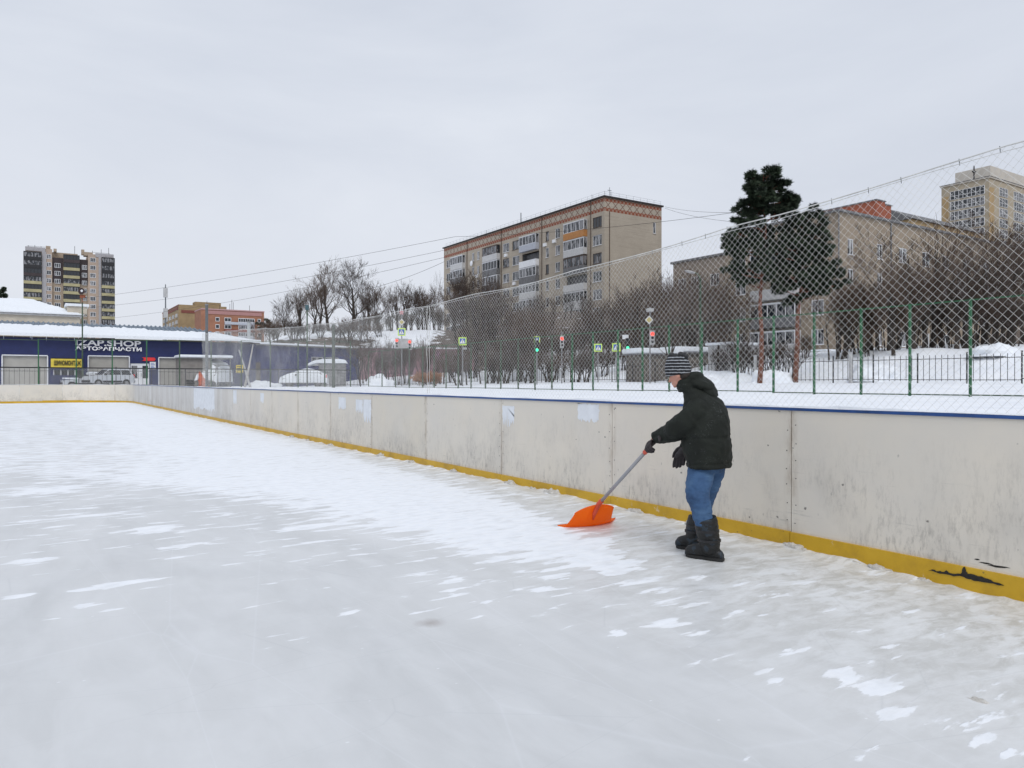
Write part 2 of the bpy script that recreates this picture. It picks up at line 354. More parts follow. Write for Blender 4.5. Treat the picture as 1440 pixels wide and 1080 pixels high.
# ------------------------------------------------------------------ mesh builder
ORG = {}
def tag(o, label=None, cat=None, group=None, kind=None):
    if label: o['label'] = label
    if cat: o['category'] = cat
    if group: o['group'] = group
    if kind: o['kind'] = kind
    return o
def empty(name, loc=(0,0,0), rz=0.0, **kw):
    o = bpy.data.objects.new(name, None); col.objects.link(o); o.empty_display_size = .2
    o.location = loc; o.rotation_euler = (0,0,rz); ORG[o] = Vector(loc) if rz == 0 else Vector((0,0,0))
    return tag(o, **kw)
class MB:
    def __init__(s): s.v = []; s.f = []; s.mi = []; s.cur = 0
    def poly(s, pts, mi=None):
        n = len(s.v); s.v += [tuple(p) for p in pts]; s.f.append(tuple(range(n, n+len(pts)))); s.mi.append(s.cur if mi is None else mi); return s
    def box(s, x0, x1, y0, y1, z0, z1, R=None, o=None):
        n = len(s.v); P = [(x,y,z) for x in (x0,x1) for y in (y0,y1) for z in (z0,z1)]
        if R is not None: P = [tuple(R @ Vector(p) + (o or Vector((0,0,0)))) for p in P]
        s.v += P
        for q in ((0,1,3,2),(4,6,7,5),(0,4,5,1),(2,3,7,6),(0,2,6,4),(1,5,7,3)):
            s.f.append(tuple(n+i for i in q)); s.mi.append(s.cur)
        return s
    def tube(s, pts, rs, n=6, cap=True):
        pts = [Vector(p) for p in pts]
        if not isinstance(rs, (list, tuple)): rs = [rs]*len(pts)
        base = len(s.v); a = None
        for i, p in enumerate(pts):
            d = (pts[min(i+1, len(pts)-1)] - pts[max(i-1, 0)])
            d = d.normalized() if d.length > 1e-9 else Vector((0,0,1))
            if a is None: a = d.orthogonal().normalized()
            else:
                a = a - d*a.dot(d); a = a.normalized() if a.length > 1e-6 else d.orthogonal().normalized()
            b = d.cross(a)
            for k in range(n):
                t = 2*math.pi*k/n; s.v.append(tuple(p + (a*math.cos(t)+b*math.sin(t))*rs[i]))
        for i in range(len(pts)-1):
            for k in range(n):
                k2 = (k+1) % n; s.f.append((base+i*n+k, base+i*n+k2, base+(i+1)*n+k2, base+(i+1)*n+k)); s.mi.append(s.cur)
        if cap:
            s.f.append(tuple(base+k for k in range(n-1,-1,-1))); s.mi.append(s.cur)
            e = base+(len(pts)-1)*n; s.f.append(tuple(e+k for k in range(n))); s.mi.append(s.cur)
        return s
    def rings(s, rr, n=20):     # rr: (center, axisA*ra, axisB*rb)
        base = len(s.v)
        for c, A, B in rr:
            for k in range(n):
                t = 2*math.pi*k/n; s.v.append(tuple(Vector(c)+Vector(A)*math.cos(t)+Vector(B)*math.sin(t)))
        for i in range(len(rr)-1):
            for k in range(n):
                k2 = (k+1) % n; s.f.append((base+i*n+k, base+i*n+k2, base+(i+1)*n+k2, base+(i+1)*n+k)); s.mi.append(s.cur)
        s.f.append(tuple(base+k for k in range(n-1,-1,-1))); s.mi.append(s.cur)
        e = base+(len(rr)-1)*n; s.f.append(tuple(e+k for k in range(n))); s.mi.append(s.cur); return s
    def ell(s, c, A, B, Cc, n=14, m=9):
        c, A, B, Cc = Vector(c), Vector(A), Vector(B), Vector(Cc); rr = []
        for i in range(m+1):
            p = math.pi*(i/m); p = max(.02, min(math.pi-.02, p))
            rr.append((c-Cc*math.cos(p), A*math.sin(p), B*math.sin(p)))
        return s.rings(rr, n)
    def prism(s, outline, axis_o, ux, uy, depth):  # outline in 2D; extruded along depth vector
        o = Vector(axis_o); ux = Vector(ux); uy = Vector(uy); d = Vector(depth)
        a = [o+ux*p[0]+uy*p[1] for p in outline]; b = [p+d for p in a]; n = len(s.v); k = len(a)
        s.v += [tuple(p) for p in a+b]
        s.f.append(tuple(range(n, n+k))); s.mi.append(s.cur); s.f.append(tuple(range(n+2*k-1, n+k-1, -1))); s.mi.append(s.cur)
        for i in range(k):
            j = (i+1) % k; s.f.append((n+i, n+k+i, n+k+j, n+j)); s.mi.append(s.cur)
        return s
    def build(s, name, mats, parent=None, smooth=False, local=False, bevel=0, fix=True):
        if not isinstance(mats, (list, tuple)): mats = [mats]
        me = bpy.data.meshes.new(name)
        off = Vector((0,0,0))
        if parent is not None and not local: off = ORG.get(parent, Vector((0,0,0)))
        if off.length > 0: vv = [(x-off.x, y-off.y, z-off.z) for x,y,z in s.v]
        else: vv = s.v
        me.from_pydata(vv, [], s.f)
        for m in mats: me.materials.append(m)
        if len(mats) > 1: me.polygons.foreach_set('material_index', s.mi)
        if fix and len(s.f) < 60000:
            bm = bmesh.new(); bm.from_mesh(me); bmesh.ops.recalc_face_normals(bm, faces=bm.faces); 
            if bevel: bmesh.ops.bevel(bm, geom=[e for e in bm.edges], offset=bevel, segments=2, affect='EDGES', clamp_overlap=True)
            bm.to_mesh(me); bm.free()
        if smooth: me.polygons.foreach_set('use_smooth', [True]*len(me.polygons))
        me.update()
        o = bpy.data.objects.new(name, me); col.objects.link(o)
        if parent is not None: o.parent = parent; ORG[o] = off
        return o
def children(o): return [c for c in bpy.data.objects if c.parent is o]
def copy_tree(root, kids=None):
    r = root.copy(); col.objects.link(r)
    for ch in KIDS(root):
        c = ch.copy(); col.objects.link(c); c.parent = r
        for g in KIDS(ch):
            d = g.copy(); col.objects.link(d); d.parent = c
    return r
def KIDS(o): return list(o.children)
def baked(o, mods, name=None):   # apply modifiers through the depsgraph
    for typ, kw in mods:
        md = o.modifiers.new(typ, typ)
        for k, v in kw.items(): setattr(md, k, v)
    dg = bpy.context.evaluated_depsgraph_get(); dg.update()
    me = bpy.data.meshes.new_from_object(o.evaluated_get(dg)); me.name = o.name
    old = o.data; mats = list(old.materials); o.modifiers.clear(); o.data = me
    me.materials.clear()
    for m in mats: me.materials.append(m)
    me.polygons.foreach_set('use_smooth', [True]*len(me.polygons))
    return o

# ------------------------------------------------------------------ terrain
WX = 5.8; BX = 60.3; RC = 4.0
def rink_sd(x, y):   # >0 outside the rink outline (right side + back)
    cx, cy = WX-RC, BX-RC
    if x > cx and y > cy: return math.hypot(x-cx, y-cy)-RC
    return max(x-WX, y-BX)
def ground_z(x, y):
    X = x*CA-y*SA; Y = x*SA+y*CA
    z = 1.0
    z += .40*sst(27, 40, x)*sst(-20, 5, y)*(1-sst(75,110,y))
    z += 1.9*sst(40.5, 50, x)*sst(-2, 4, X)
    z += .7*sst(43, 60, x)*sst(-12, -4, X)
    z += 8.0*sst(74, 112, Y)*sst(-48, -30, X)
    z += 2.5*sst(112, 200, Y)*sst(-48, -30, X)
    v = Vector((x*.11, y*.11, 3))
    z += .10*mn.noise(v) + .05*mn.noise(Vector((x*.6, y*.6, 9)))
    if x > 41: z += .45*max(0, mn.noise(Vector((x*.28, y*.28, 1)))) * sst(41, 44, x)
    return z
def grid_axis(segs):
    out = []
    for a, b, st in segs:
        n = max(1, int(round((b-a)/st))); out += [a+(b-a)*i/n for i in range(n)]
    out.append(segs[-1][1]); return out
gx = grid_axis([(-900,-200,50), (-200,-30,10), (-30,-2,2), (-2,1,.8), (1,6.5,.2), (6.5,60,.8), (60,120,2.5), (120,260,10), (260,1500,60)])
gy = grid_axis([(-300,-20,20), (-20,56,1.2), (56,62,.2), (62,90,1.2), (90,160,3), (160,400,12), (400,1800,70)])
vv = []; ff = []; bare = []
for j, y in enumerate(gy):
    for i, x in enumerate(gx):
        sd = rink_sd(x, y)
        z = ground_z(x, y)
        if sd < .34: z = -.4
        if x < -22 and y < 58: z = 1.0
        vv.append((x, y, z))
        X = x*CA-y*SA; Y = x*SA+y*CA
        bb = .62*sst(84, 92, Y)*(1-sst(98,108,Y))*sst(-48,-40,X)*(1-sst(-22,-10,X))
        bb = max(bb, .62*sst(78, 86, Y)*sst(-16,-8,X))
        px = 720+F*X/max(Y,1)
        road = sst(0, 1.2, x-29.5)*(1-sst(0, 1.2, x-33))*.38
        bare.append(max(bb, road*0))
nx = len(gx)
for j in range(len(gy)-1):
    for i in range(nx-1):
        a = j*nx+i; ff.append((a, a+1, a+nx+1, a+nx))
me = bpy.data.meshes.new('ground'); me.from_pydata(vv, [], ff); me.materials.append(M_snow)
at_ = me.attributes.new('bare', 'FLOAT', 'POINT'); at_.data.foreach_set('value', bare)
me.polygons.foreach_set('use_smooth', [True]*len(me.polygons)); me.update()
o = bpy.data.objects.new('ground', me); col.objects.link(o); tag(o, kind='structure')

# ice sheet with an attribute for where snow lies
def base_h(y): return interp(y, [-5, 2.4, 4.3, 6.5, 9, 14, 60], [-.055, -.05, 0, .018, .028, .022, .02])
blobs = []
def blob(px, py, lpx, wpx, s=.5, ang=0.0):
    Y = F*EYE/(py-536); p = W((px-720)*Y/F, Y); blobs.append((p.x, p.y, lpx*.5*Y/F, wpx*.5*Y/F*Y/EYE, s, ang))
for b_ in ((165,822,125,12,.8),(20,840,55,12,.8),(118,852,42,11,.8),(160,857,60,8,.75),(430,742,60,10,.8),(40,790,70,12,.8),
           (250,770,90,8,.5),(380,895,48,9,.8),(370,912,48,8,.8),(420,901,26,6,.7),(490,862,34,8,.8),(585,862,20,7,.7),(632,832,24,9,.8),(640,812,20,6,.7),
           (672,870,46,10,.8),(690,878,24,6,.7),(683,848,24,6,.6),(762,830,22,8,.6),(870,892,20,9,.7),(842,910,20,6,.7),(940,876,42,13,.9),(985,890,36,10,.7),(1000,897,50,8,.6),
           (1080,944,50,10,.85),(1090,957,36,7,.7),(1195,950,48,20,.8),(1230,970,60,22,.9),(1255,1005,60,14,.8),(1330,1015,80,18,.9),(1390,1035,70,12,.8),(1420,1060,50,20,.8),(1210,1000,24,8,.7),
           (1058,1068,34,10,.8),(60,690,90,14,.6),(120,725,100,10,.5),(210,745,60,16,.7),(70,870,30,6,.5),(265,858,40,6,.6),(90,935,28,5,.5),(20,947,22,5,.5),(130,968,26,5,.5),(850,800,30,18,.6)):
    blob(*b_)
XL_y = [3.6, 4.5, 5.3, 7.3, 9.6, 12, 17, 25, 40, 60]; XL_x = [4.6, 3.8, 3.25, 2.75, 2.4, 1.0, -1.5, -8, -18, -28]
XU_y = [3.6, 4.5, 5.4, 8.6, 20, 60];               XU_x = [4.1, 4.25, 4.55, 5.15, 5.55, 5.7]
def snow_bias(x, y):
    X = x*CA-y*SA; Y = x*SA+y*CA
    xl = interp(y, XL_y, XL_x); xu = interp(y, XU_y, XU_x)
    wdt = .35+.05*max(0, y)
    ins = min((x-xl)/wdt, (xu-x)/.35); ins = max(-1, min(1, ins))
    if y < 4.5: ins = min(ins, (y-4.5)/.4*1.0+.1)
    b = -.42 + .80*(.5+.5*ins)
    # broken patches spreading toward the open ice
    if x < xl and y > 3.2: b = max(b, -.12-.16*min(2.2, (xl-x)/(1.0+.12*y)))
    b = lerp(b, min(b, .06), sst(8.5, 14, Y)*(1-.6*sst(1.0, 3.0, x)))
    if Y > 5.5: b = max(b, -.32+.14*sst(5.5, 7.5, Y)+.13*sst(7.5, 14, Y)+.10*sst(14,30,Y))
    # near the wall: hummocky old ice dusted with snow
    if x > xu and y > 8: b = max(b, -.20)
    if x > 2.6 and y < 4.4: b = max(b, -.32+.07*sst(2.6,3.6,x))
    b = max(b, -.40)
    for bx_, by_, lx, wy, s, ang in blobs:
        dx = x-bx_; dy = y-by_
        if abs(dx) > 1.2 or abs(dy) > 1.2: continue
        # patches are drawn out along +X of the rink (wind across it)
        q = (dx/(lx+.02))**2 + (dy/max(.045, wy*.9))**2
        if q < 4: b += s*.78*math.exp(-q*1.1)*(.85 if x > 2.3 and y < 4 else 1)
    return b
ix = grid_axis([(-24,-7,.5), (-7,4.6,.07), (4.6,WX-.012,.04)])
iy = grid_axis([(-5,11,.06), (11,20,.12), (20,BX-.012,.3)])
vv = []; ff = []; sb = []; eb = []
for y in iy:
    for x in ix:
        d = WX-x
        fall = math.exp(-(d/.30)**2) if d < 1.6 else 0
        z = base_h(y)*math.exp(-(d/.75)**2) if d < 2.5 else 0
        if d < 1.2:
            z += fall*(.022*max(0, mn.noise(Vector((x*6, y*3.2, 2)))) + .010*mn.noise(Vector((x*14, y*11, 5)))) + math.exp(-(d/.07)**2)*(.05*max(0, mn.noise(Vector((1, y*2.3, 8)))) + .028*max(0, mn.noise(Vector((3, y*9, 8)))))
        z += .003*mn.noise(Vector((x*1.3, y*1.3, 0)))
        vv.append((x, y, z)); sb.append(snow_bias(x, y))
        eb.append(min(1, .80*(1-sst(.3, 1.8, d))+.55*(1-sst(1.5, 3.4, d))*(1-sst(4.5,6.5,y))))
nx = len(ix)
for j in range(len(iy)-1):
    yy = .5*(iy[j]+iy[j+1])
    for i in range(nx-1):
        if rink_sd(.5*(ix[i]+ix[i+1]), yy) > .05: continue
        a = j*nx+i; ff.append((a, a+1, a+nx+1, a+nx))
me = bpy.data.meshes.new('ice'); me.from_pydata(vv, [], ff); me.materials.append(M_ice)
a_ = me.attributes.new('snow', 'FLOAT', 'POINT'); a_.data.foreach_set('value', sb)
a_ = me.attributes.new('edge', 'FLOAT', 'POINT'); a_.data.foreach_set('value', eb)
me.polygons.foreach_set('use_smooth', [True]*len(me.polygons)); me.update()
o = bpy.data.objects.new('ice', me); col.objects.link(o); tag(o, kind='structure')

# ------------------------------------------------------------------ rink boards
TOP = 1.257; YT = .131
boards = empty('rink_boards', (WX, 4.26, 0), label='long beige rink boards with yellow kick strip and blue top rail', cat='rink boards')
# path: side wall, rounded corner, back wall (s = distance)
def path(s):   # s=0 at y=-5.66 ; returns point, outward normal
    y = s-5.66
    if y < BX-RC: return Vector((WX, y, 0)), Vector((1,0,0))
    t = y-(BX-RC); arc = RC*math.pi/2
    if t < arc:
        a = t/RC; return Vector((WX-RC+RC*math.cos(a), BX-RC+RC*math.sin(a), 0)), Vector((math.cos(a), math.sin(a), 0))
    return Vector((WX-RC-(t-arc), BX, 0)), Vector((0,1,0))
def strip(mb, s0, s1, z0, z1, d0, d1, zf=None):
    n = max(1, int((s1-s0)/.25)) if zf or s1 > BX-RC+5.0 else 1
    for i in range(n):
        a = lerp(s0, s1, i/n); b = lerp(s0, s1, (i+1)/n)
        (p, na), (q, nb) = path(a), path(b)
        za0, zb0 = z0, z0; za1 = zf(a) if zf else z1; zb1 = zf(b) if zf else z1
        A = [p+na*d0, p+na*d1, q+nb*d1, q+nb*d0]
        lo = [(A[0].x,A[0].y,za0),(A[1].x,A[1].y,za0),(A[2].x,A[2].y,zb0),(A[3].x,A[3].y,zb0)]
        hi = [(A[0].x,A[0].y,za1),(A[1].x,A[1].y,za1),(A[2].x,A[2].y,zb1),(A[3].x,A[3].y,zb1)]
        mb.poly([lo[0],lo[3],hi[3],hi[0]]); mb.poly([lo[1],hi[1],hi[2],lo[2]]); mb.poly([hi[0],hi[3],hi[2],hi[1]])
        if i == 0: mb.poly([lo[0],hi[0],hi[1],lo[1]])
        if i == n-1: mb.poly([lo[3],lo[2],hi[2],hi[3]])
seams = []
y = 4.26-2.48*4
while y < 25.5: seams.append(y); y += 2.48
rnd = random.Random(4)
while y < 57: seams.append(y); y += rnd.choice([1.25, 1.9, 2.48, 1.25])
ss = [q+5.66 for q in seams]
s_arc = BX-RC+5.66
ss = [q for q in ss if q < s_arc-1] + [s_arc-4.9+.2]
ss = sorted(q for q in ss if q <= s_arc-4.6) + [s_arc-2.4, s_arc, s_arc+1.57, s_arc+3.14, s_arc+4.71, s_arc+6.28]
while ss[-1] < s_arc+34: ss.append(ss[-1]+2.5)
panels = []
for a, b in zip(ss[:-1], ss[1:]):
    mb = MB(); strip(mb, a+.005, b-.005, -.3, TOP-.012, random.uniform(-.0015,.0015) if a < 40 else 0, .04)
    # screws down both edges
    p, nrm = path((a+b)/2)
    panels.append((a-5.66, b-5.66, mb.build('board_panel', M_board, boards)))
    if 1 < (a+b)/2-5.66 < 17:
        for e in (a+.045, b-.045):
            z = .22
            while z < 1.2:
                q, nn = path(e+random.uniform(-.006,.006)); zz = z+random.uniform(-.02,.02)
                sc = MB(); sc.tube([q+Vector((-.0035,0,zz)), q+Vector((.002,0,zz))], .005, 6); sc.build('screw', M_dark, panels[-1][2]); z += .165 if random.random() < .8 else .23
mb = MB(); strip(mb, ss[0], ss[-1], -.3, YT, -.022, -.0)
# kick strip in lengths that do not quite line up
kick_o = None
kk = ss[0]; kr = random.Random(11)
while kk < ss[-1]-1:
    L = 2.48; e = min(kk+L, ss[-1]); mb = MB(); dz = kr.uniform(-.004,.004); strip(mb, kk+.003, e-.003, -.3, YT+dz + (.03 if kk > s_arc+3 and kr.random()<.5 else 0), -.020-kr.uniform(0,.004), -.001)
    ko = mb.build('kick_strip', M_yel, boards)
    if kk-5.66 <= 2.8 <= e-5.66: kick_o = ko
    kk = e
def rail_z(s): return TOP + .006*mn.noise(Vector((s*1.1, 0, 4)))
mb = MB(); strip(mb, ss[0], s_arc+.01, TOP-.024, TOP, -.014, .055, rail_z); mb.build('top_rail', M_blue, boards)
mb = MB(); strip(mb, s_arc, ss[-1], TOP-.02, TOP+.01, -.004, .055); mb.build('top_rail', M_lgrey, boards)
# snow lying on the rail and ragged on its edge
mb = MB(); 
def sn_z(s): return TOP + .012 + .028*max(0, mn.noise(Vector((s*.9, 2, 4))) + .45*mn.noise(Vector((s*7, 2, 4)))+.15)
n = 900
for i in range(n):
    a = lerp(ss[0], ss[-1], i/n); b = lerp(ss[0], ss[-1], (i+1)/n)
    (p, na), (q, nb) = path(a), path(b)
    da = -.004-.014*mn.noise(Vector((a*5, 7, 1))); db = -.004-.014*mn.noise(Vector((b*5, 7, 1)))
    A = [p+na*da, q+nb*db, q+nb*.06, p+na*.06]; za, zb = sn_z(a), sn_z(b)
    l = [(A[0].x,A[0].y,TOP+.004),(A[1].x,A[1].y,TOP+.004)]; h = [(A[0].x+.006,A[0].y,za),(A[1].x+.006,A[1].y,zb),(A[2].x,A[2].y,zb),(A[3].x,A[3].y,za)]
    mb.poly([l[0],l[1],h[1],h[0]]); mb.poly([h[0],h[1],h[2],h[3]])
mb.build('rail_snow', M_snowobj, boards, smooth=True)
# repaired patches of white paint: (y0,y1,z0,z1)
def patch(y0, y1, z0, z1, seed, flow=.12):
    r = random.Random(seed); pts = []
    n = 26
    for i in range(n+1):
        t = i/n; pts.append((lerp(y0, y1, t), z0 + flow*abs(r.gauss(0,.5)) + .02*r.random()))
    for i in range(7): pts.append((y1+r.uniform(-.012,.012), lerp(z0+flow, z1, (i+1)/7)))
    for i in range(n+1):
        t = i/n; pts.append((lerp(y1, y0, t), z1-r.uniform(0,.018)))
    for i in range(7): pts.append((y0+r.uniform(-.012,.012), lerp(z1, z0+flow, (i+1)/7)))
    host = next(p[2] for p in panels if p[0] <= (y0+y1)/2 < p[1])
    mb = MB(); mb.prism(pts, (WX-.0025, 0, 0), (0,1,0), (0,0,1), (.002,0,0)); mb.build('paint_patch', M_patch, host, fix=False)
for i, q in enumerate(((6.98,7.40,.98,1.225),(8.87,9.18,.82,1.15),(14.2,14.62,.62,1.13),(14.66,15.05,.80,1.12),(15.65,16.1,.86,1.15),(29.6,33.9,.30,1.22),(26.0,26.5,.7,1.2),(22.5,22.9,.8,1.15))):
    patch(*q, i+1, .05 if i in (0,4) else .16)
# tear in the kick strip
crk = [(3.02,.045),(2.99,.060),(2.96,.052),(2.93,.062),(2.90,.060),(2.885,.075),(2.87,.062),(2.845,.060),(2.80,.070),(2.775,.080),(2.77,.112),(2.755,.130),(2.745,.098),(2.735,.082),
       (2.69,.086),(2.64,.084),(2.60,.076),(2.56,.062),(2.49,.052),(2.56,.050),(2.61,.046),(2.66,.044),(2.71,.046),(2.76,.052),(2.81,.050),(2.86,.046),(2.91,.044),(2.97,.046)]
jr = random.Random(9); c2_ = []
for (a, b), (c_, d_) in zip(crk, crk[1:]+crk[:1]):
    c2_.append((a, b)); c2_.append(((a+c_)/2+jr.uniform(-.006,.006), (b+d_)/2+jr.uniform(-.006,.006)))
mb = MB(); mb.prism(c2_, (WX-.0285,0,0), (0,1,0), (0,0,1), (.004,0,0)); mb.build('tear', M_crack, kick_o if kick_o else boards, fix=False)
mb = MB()
for (a, b, w_, h_) in ((2.62,.18,.05,.006),(2.55,.172,.06,.008),(2.68,.196,.02,.006),(2.5,.178,.04,.004)):
    mb.prism([(a-w_,b),(a-w_*.3,b+h_),(a+w_*.6,b+h_*.5),(a+w_,b-h_*.3),(a,b-h_)], (WX-.0035,0,0), (0,1,0), (0,0,1), (.003,0,0))
mb.build('scuff', M_crack, next(p[2] for p in panels if p[0] <= 2.6 < p[1]), fix=False)

# lumps of frozen slush along the kick strip
def lump(p, r, seed, h=.7):
    mb = MB(); rr = random.Random(seed)
    n, m = 22, 9
    base = len(mb.v)
    for i in range(m+1):
        ph = math.pi*.5*i/m
        for k in range(n):
            t = 2*math.pi*k/n; d = Vector((math.cos(t)*math.cos(ph), math.sin(t)*math.cos(ph)*1.7, math.sin(ph)*h))
            q = 1+.42*mn.noise(d*2.3+Vector((seed*3.1,0,0)))+.25*mn.noise(d*7+Vector((seed,5,0)))
            mb.v.append(tuple(d*r*q))
    for i in range(m):
        for k in range(n):
            k2 = (k+1) % n; mb.f.append((i*n+k, i*n+k2, (i+1)*n+k2, (i+1)*n+k)); mb.mi.append(0)
    mb.f.append(tuple(m*n+k for k in range(n))); mb.mi.append(0)
    o = mb.build('ice_lump', M_slush, smooth=True); o.location = p; return o
M_slush = simple('frozen_slush', (.52,.49,.44), .6, .2, 12, c2=(.72,.71,.68), bmp=.8, bdist=.012)
for i, (yy, r) in enumerate(((8.9,.085),(7.9,.09),(8.35,.05),(5.35,.09),(4.2,.075),(3.42,.06),(3.62,.05),(6.3,.07),(12.2,.08),(13.6,.09),(10.6,.07),(16.5,.08),(19.5,.09),(18.2,.07),(11.4,.05),(3.05,.04))):
    o = lump((WX-.03, yy, base_h(yy)-.015), r, i+1)
    tag(o, 'small crusted lump of frozen slush at the foot of the rink boards', 'ice lump', 'frozen slush lumps along the kick strip')
q = at(1380,987,3.46); o = lump((q.x,q.y,-.004), .032, 40, .35); tag(o, 'loose crumb of snow lying on the bare ice at bottom right', 'snow lump')

# ------------------------------------------------------------------ chain-link net over the boards
NY = [-3, 2.37, 3.05, 3.66, 4.4, 4.9, 5.87, 8.75, 10.6, 11.9, 15.9, 20, 25, 32.4]
NZ = [3.30, 3.185, 3.15, 3.11, 3.06, 3.04, 2.985, 2.87, 2.865, 2.83, 2.83, 2.95, 3.2, 3.45]
def top_z(y): return interp(y, NY, NZ) - .02*abs(math.sin(y*1.25)) 
def netpos(y, t, wav):   # t 0 bottom .. 1 top
    zt = top_z(y); z = lerp(TOP-.03, zt, t)
    bulge = math.sin(math.pi*t)
    dx = .06 + wav*bulge*mn.noise(Vector((y*.5, t*1.2, 3)))
    dy = wav*.5*mn.noise(Vector((y*.7, t*1.6, 8)))*bulge
    dz = wav*.35*mn.noise(Vector((y*.8, t*1.5, 15)))*bulge
    return (WX+dx, y+dy, z+dz)
def net(y0, y1, pitch, wav, wr, nseg):
    mb = MB(); H = 1.85
    ncol = int((y1-y0+H)/pitch)
    for fam in (1, -1):
        for i in range(-int(H/pitch)-1, ncol+1):
            pts = []
            for k in range(nseg+1):
                t = k/nseg; y = y0 + i*pitch + (t*H if fam > 0 else (1-t)*H)
                if y < y0 or y > y1: continue
                p = netpos(y, t, wav); pts.append((p[0]+.0022*fam, p[1], p[2]))
            if len(pts) > 1: mb.tube(pts, wr, 3, False)
    return mb
def make_net(y0, y1, pitch, wav, wr, nseg, label):
    root = empty('chain_link_net', (WX+.06, y0, TOP), label=label, cat='netting', group='chain link netting above the side board')
    net(y0, y1, pitch, wav, wr, nseg).build('mesh_wires', M_wire, root, fix=False)
    mb = MB(); pts = []; y = y0
    while y <= y1+.001: pts.append((WX+.06+.01*mn.noise(Vector((y,0,0))), y, top_z(y)+.008)); y += .12
    mb.tube(pts, .0055, 5)
    pts2 = [(p[0], p[1], p[2]-.03+.012*math.sin(p[1]*2.3)) for p in pts]; mb.tube(pts2, .003, 4)
    mb.build('top_cable', M_wire, root, fix=False)
    y = y0+.2
    while y < min(y1, 12): mb = MB(); mb.tube([(WX+.06, y, top_z(y)-.03), (WX+.062, y+.006, top_z(y)+.022)], .003, 5); y += .36+.10*math.sin(y*7); mb.build('cable_tie', M_pole, root, fix=False)
    return root
make_net(-3, 11.66, .070, .05, .00125, 26, 'taut near length of chain link net hung above the side board')
r2 = make_net(11.70, 32.4, .070, .16, .0013, 22, 'far length of chain link net, sagging and wavy, left of the vertical seam')
mb = MB()
for dy in (0, .09):
    pts = [(WX+.05, 11.67+dy+.05*mn.noise(Vector((k*.5, dy*9, 1))), lerp(1.2, top_z(11.7), k/14)) for k in range(15)]
    mb.tube(pts, .005, 5)
mb.build('seam_wire', M_wire, r2, fix=False)
# grey pole where the netting ends
p = at(281, 541, 30.2); root = empty('net_pole', (6.05, 32.4, 1.0), label='dark grey steel pole at the far end of the netting', cat='pole')
mb = MB(); mb.tube([(6.05,32.4,.9),(6.05,32.4,4.62)], [.062,.055], 12); mb.build('post', M_pole, root, smooth=False)
mb = MB(); mb.tube([(6.05,32.4,4.62),(6.05,32.4,4.68)], .07, 12); mb.build('cap', M_grey, root)

# ------------------------------------------------------------------ green yard fence (two runs) and black picket fence
def gz(x, y): return ground_z(x, y)
side_posts = [4.4, 6.2, 8.1, 9.9, 11.77, 13.7, 15.46, 17.36, 19.2, 21.0, 23.0, 25.0, 26.8, 28.6, 30.6, 32.4, 34.3, 36.0, 37.8, 39.8, 41.7, 43.6, 45.4, 47.2, 49.1, 51.0, 53.4, 56.0, 58.8, 61.8]
root = empty('green_fence', (25, 4.4, 1.0), label='tall green steel post fence with thin rails along the snowy yard', cat='fence')
for y in side_posts:
    g = gz(25, y); mb = MB(); w = .035
    mb.box(25-w, 25+w, y-w, y+w, g-.2, 4.12); mb.build('post', M_green if y < 33 else M_grn2, root)
mb = MB()
for a, b in zip(side_posts[:-1], side_posts[1:]):
    mb.box(24.98, 25.02, a+.036, b-.036, 4.06, 4.10)
mb.build('top_rail', M_green, root)
mb = MB()
for a, b in zip(side_posts[:-1], side_posts[1:]):
    g = (gz(25,a)+gz(25,b))/2; mb.box(24.98, 25.02, a+.036, b-.036, g+.03, g+.07)
mb.build('bottom_rail', M_grn2, root)
root = empty('green_fence', (1, 62, 1.0), label='green post fence with dark middle rail in front of the blue shop', cat='fence')
bxs = [-8.8+2.3*i for i in range(15)]
for x in bxs:
    mb = MB(); w = .04; mb.box(x-w, x+w, 62-w, 62+w, .7, 4.47+.023*x); mb.build('post', M_green if x < 8 else M_grn2, root)
mb = MB()
for a, b in zip(bxs[:-1], bxs[1:]): mb.box(a+.041, b-.041, 61.975, 62.025, 2.42, 2.50)
mb.build('middle_rail', M_dark, root)
mb = MB()
for a, b in zip(bxs[:-1], bxs[1:]): mb.box(a+.041, b-.041, 61.98, 62.02, 4.42+.023*a, 4.46+.023*a)
mb.build('top_rail', M_grn2, root)
mb = MB(); x = bxs[0]-1.5
while x < bxs[-1]:
    for s_ in (1, -1):
        a = [max(bxs[0], min(bxs[-1], x + (0 if s_ > 0 else 1.5))), 1.0]; 
        p0 = (x if s_ > 0 else x+1.5, 62+.004*s_, 1.0); p1 = (x+1.5 if s_ > 0 else x, 62+.004*s_, 2.42)
        if min(p0[0], p1[0]) >= bxs[0] and max(p0[0], p1[0]) <= bxs[-1]: mb.tube([p0, p1], .0045, 3, False)
    x += .15
mb.build('wire_mesh', M_wire, root, fix=False)

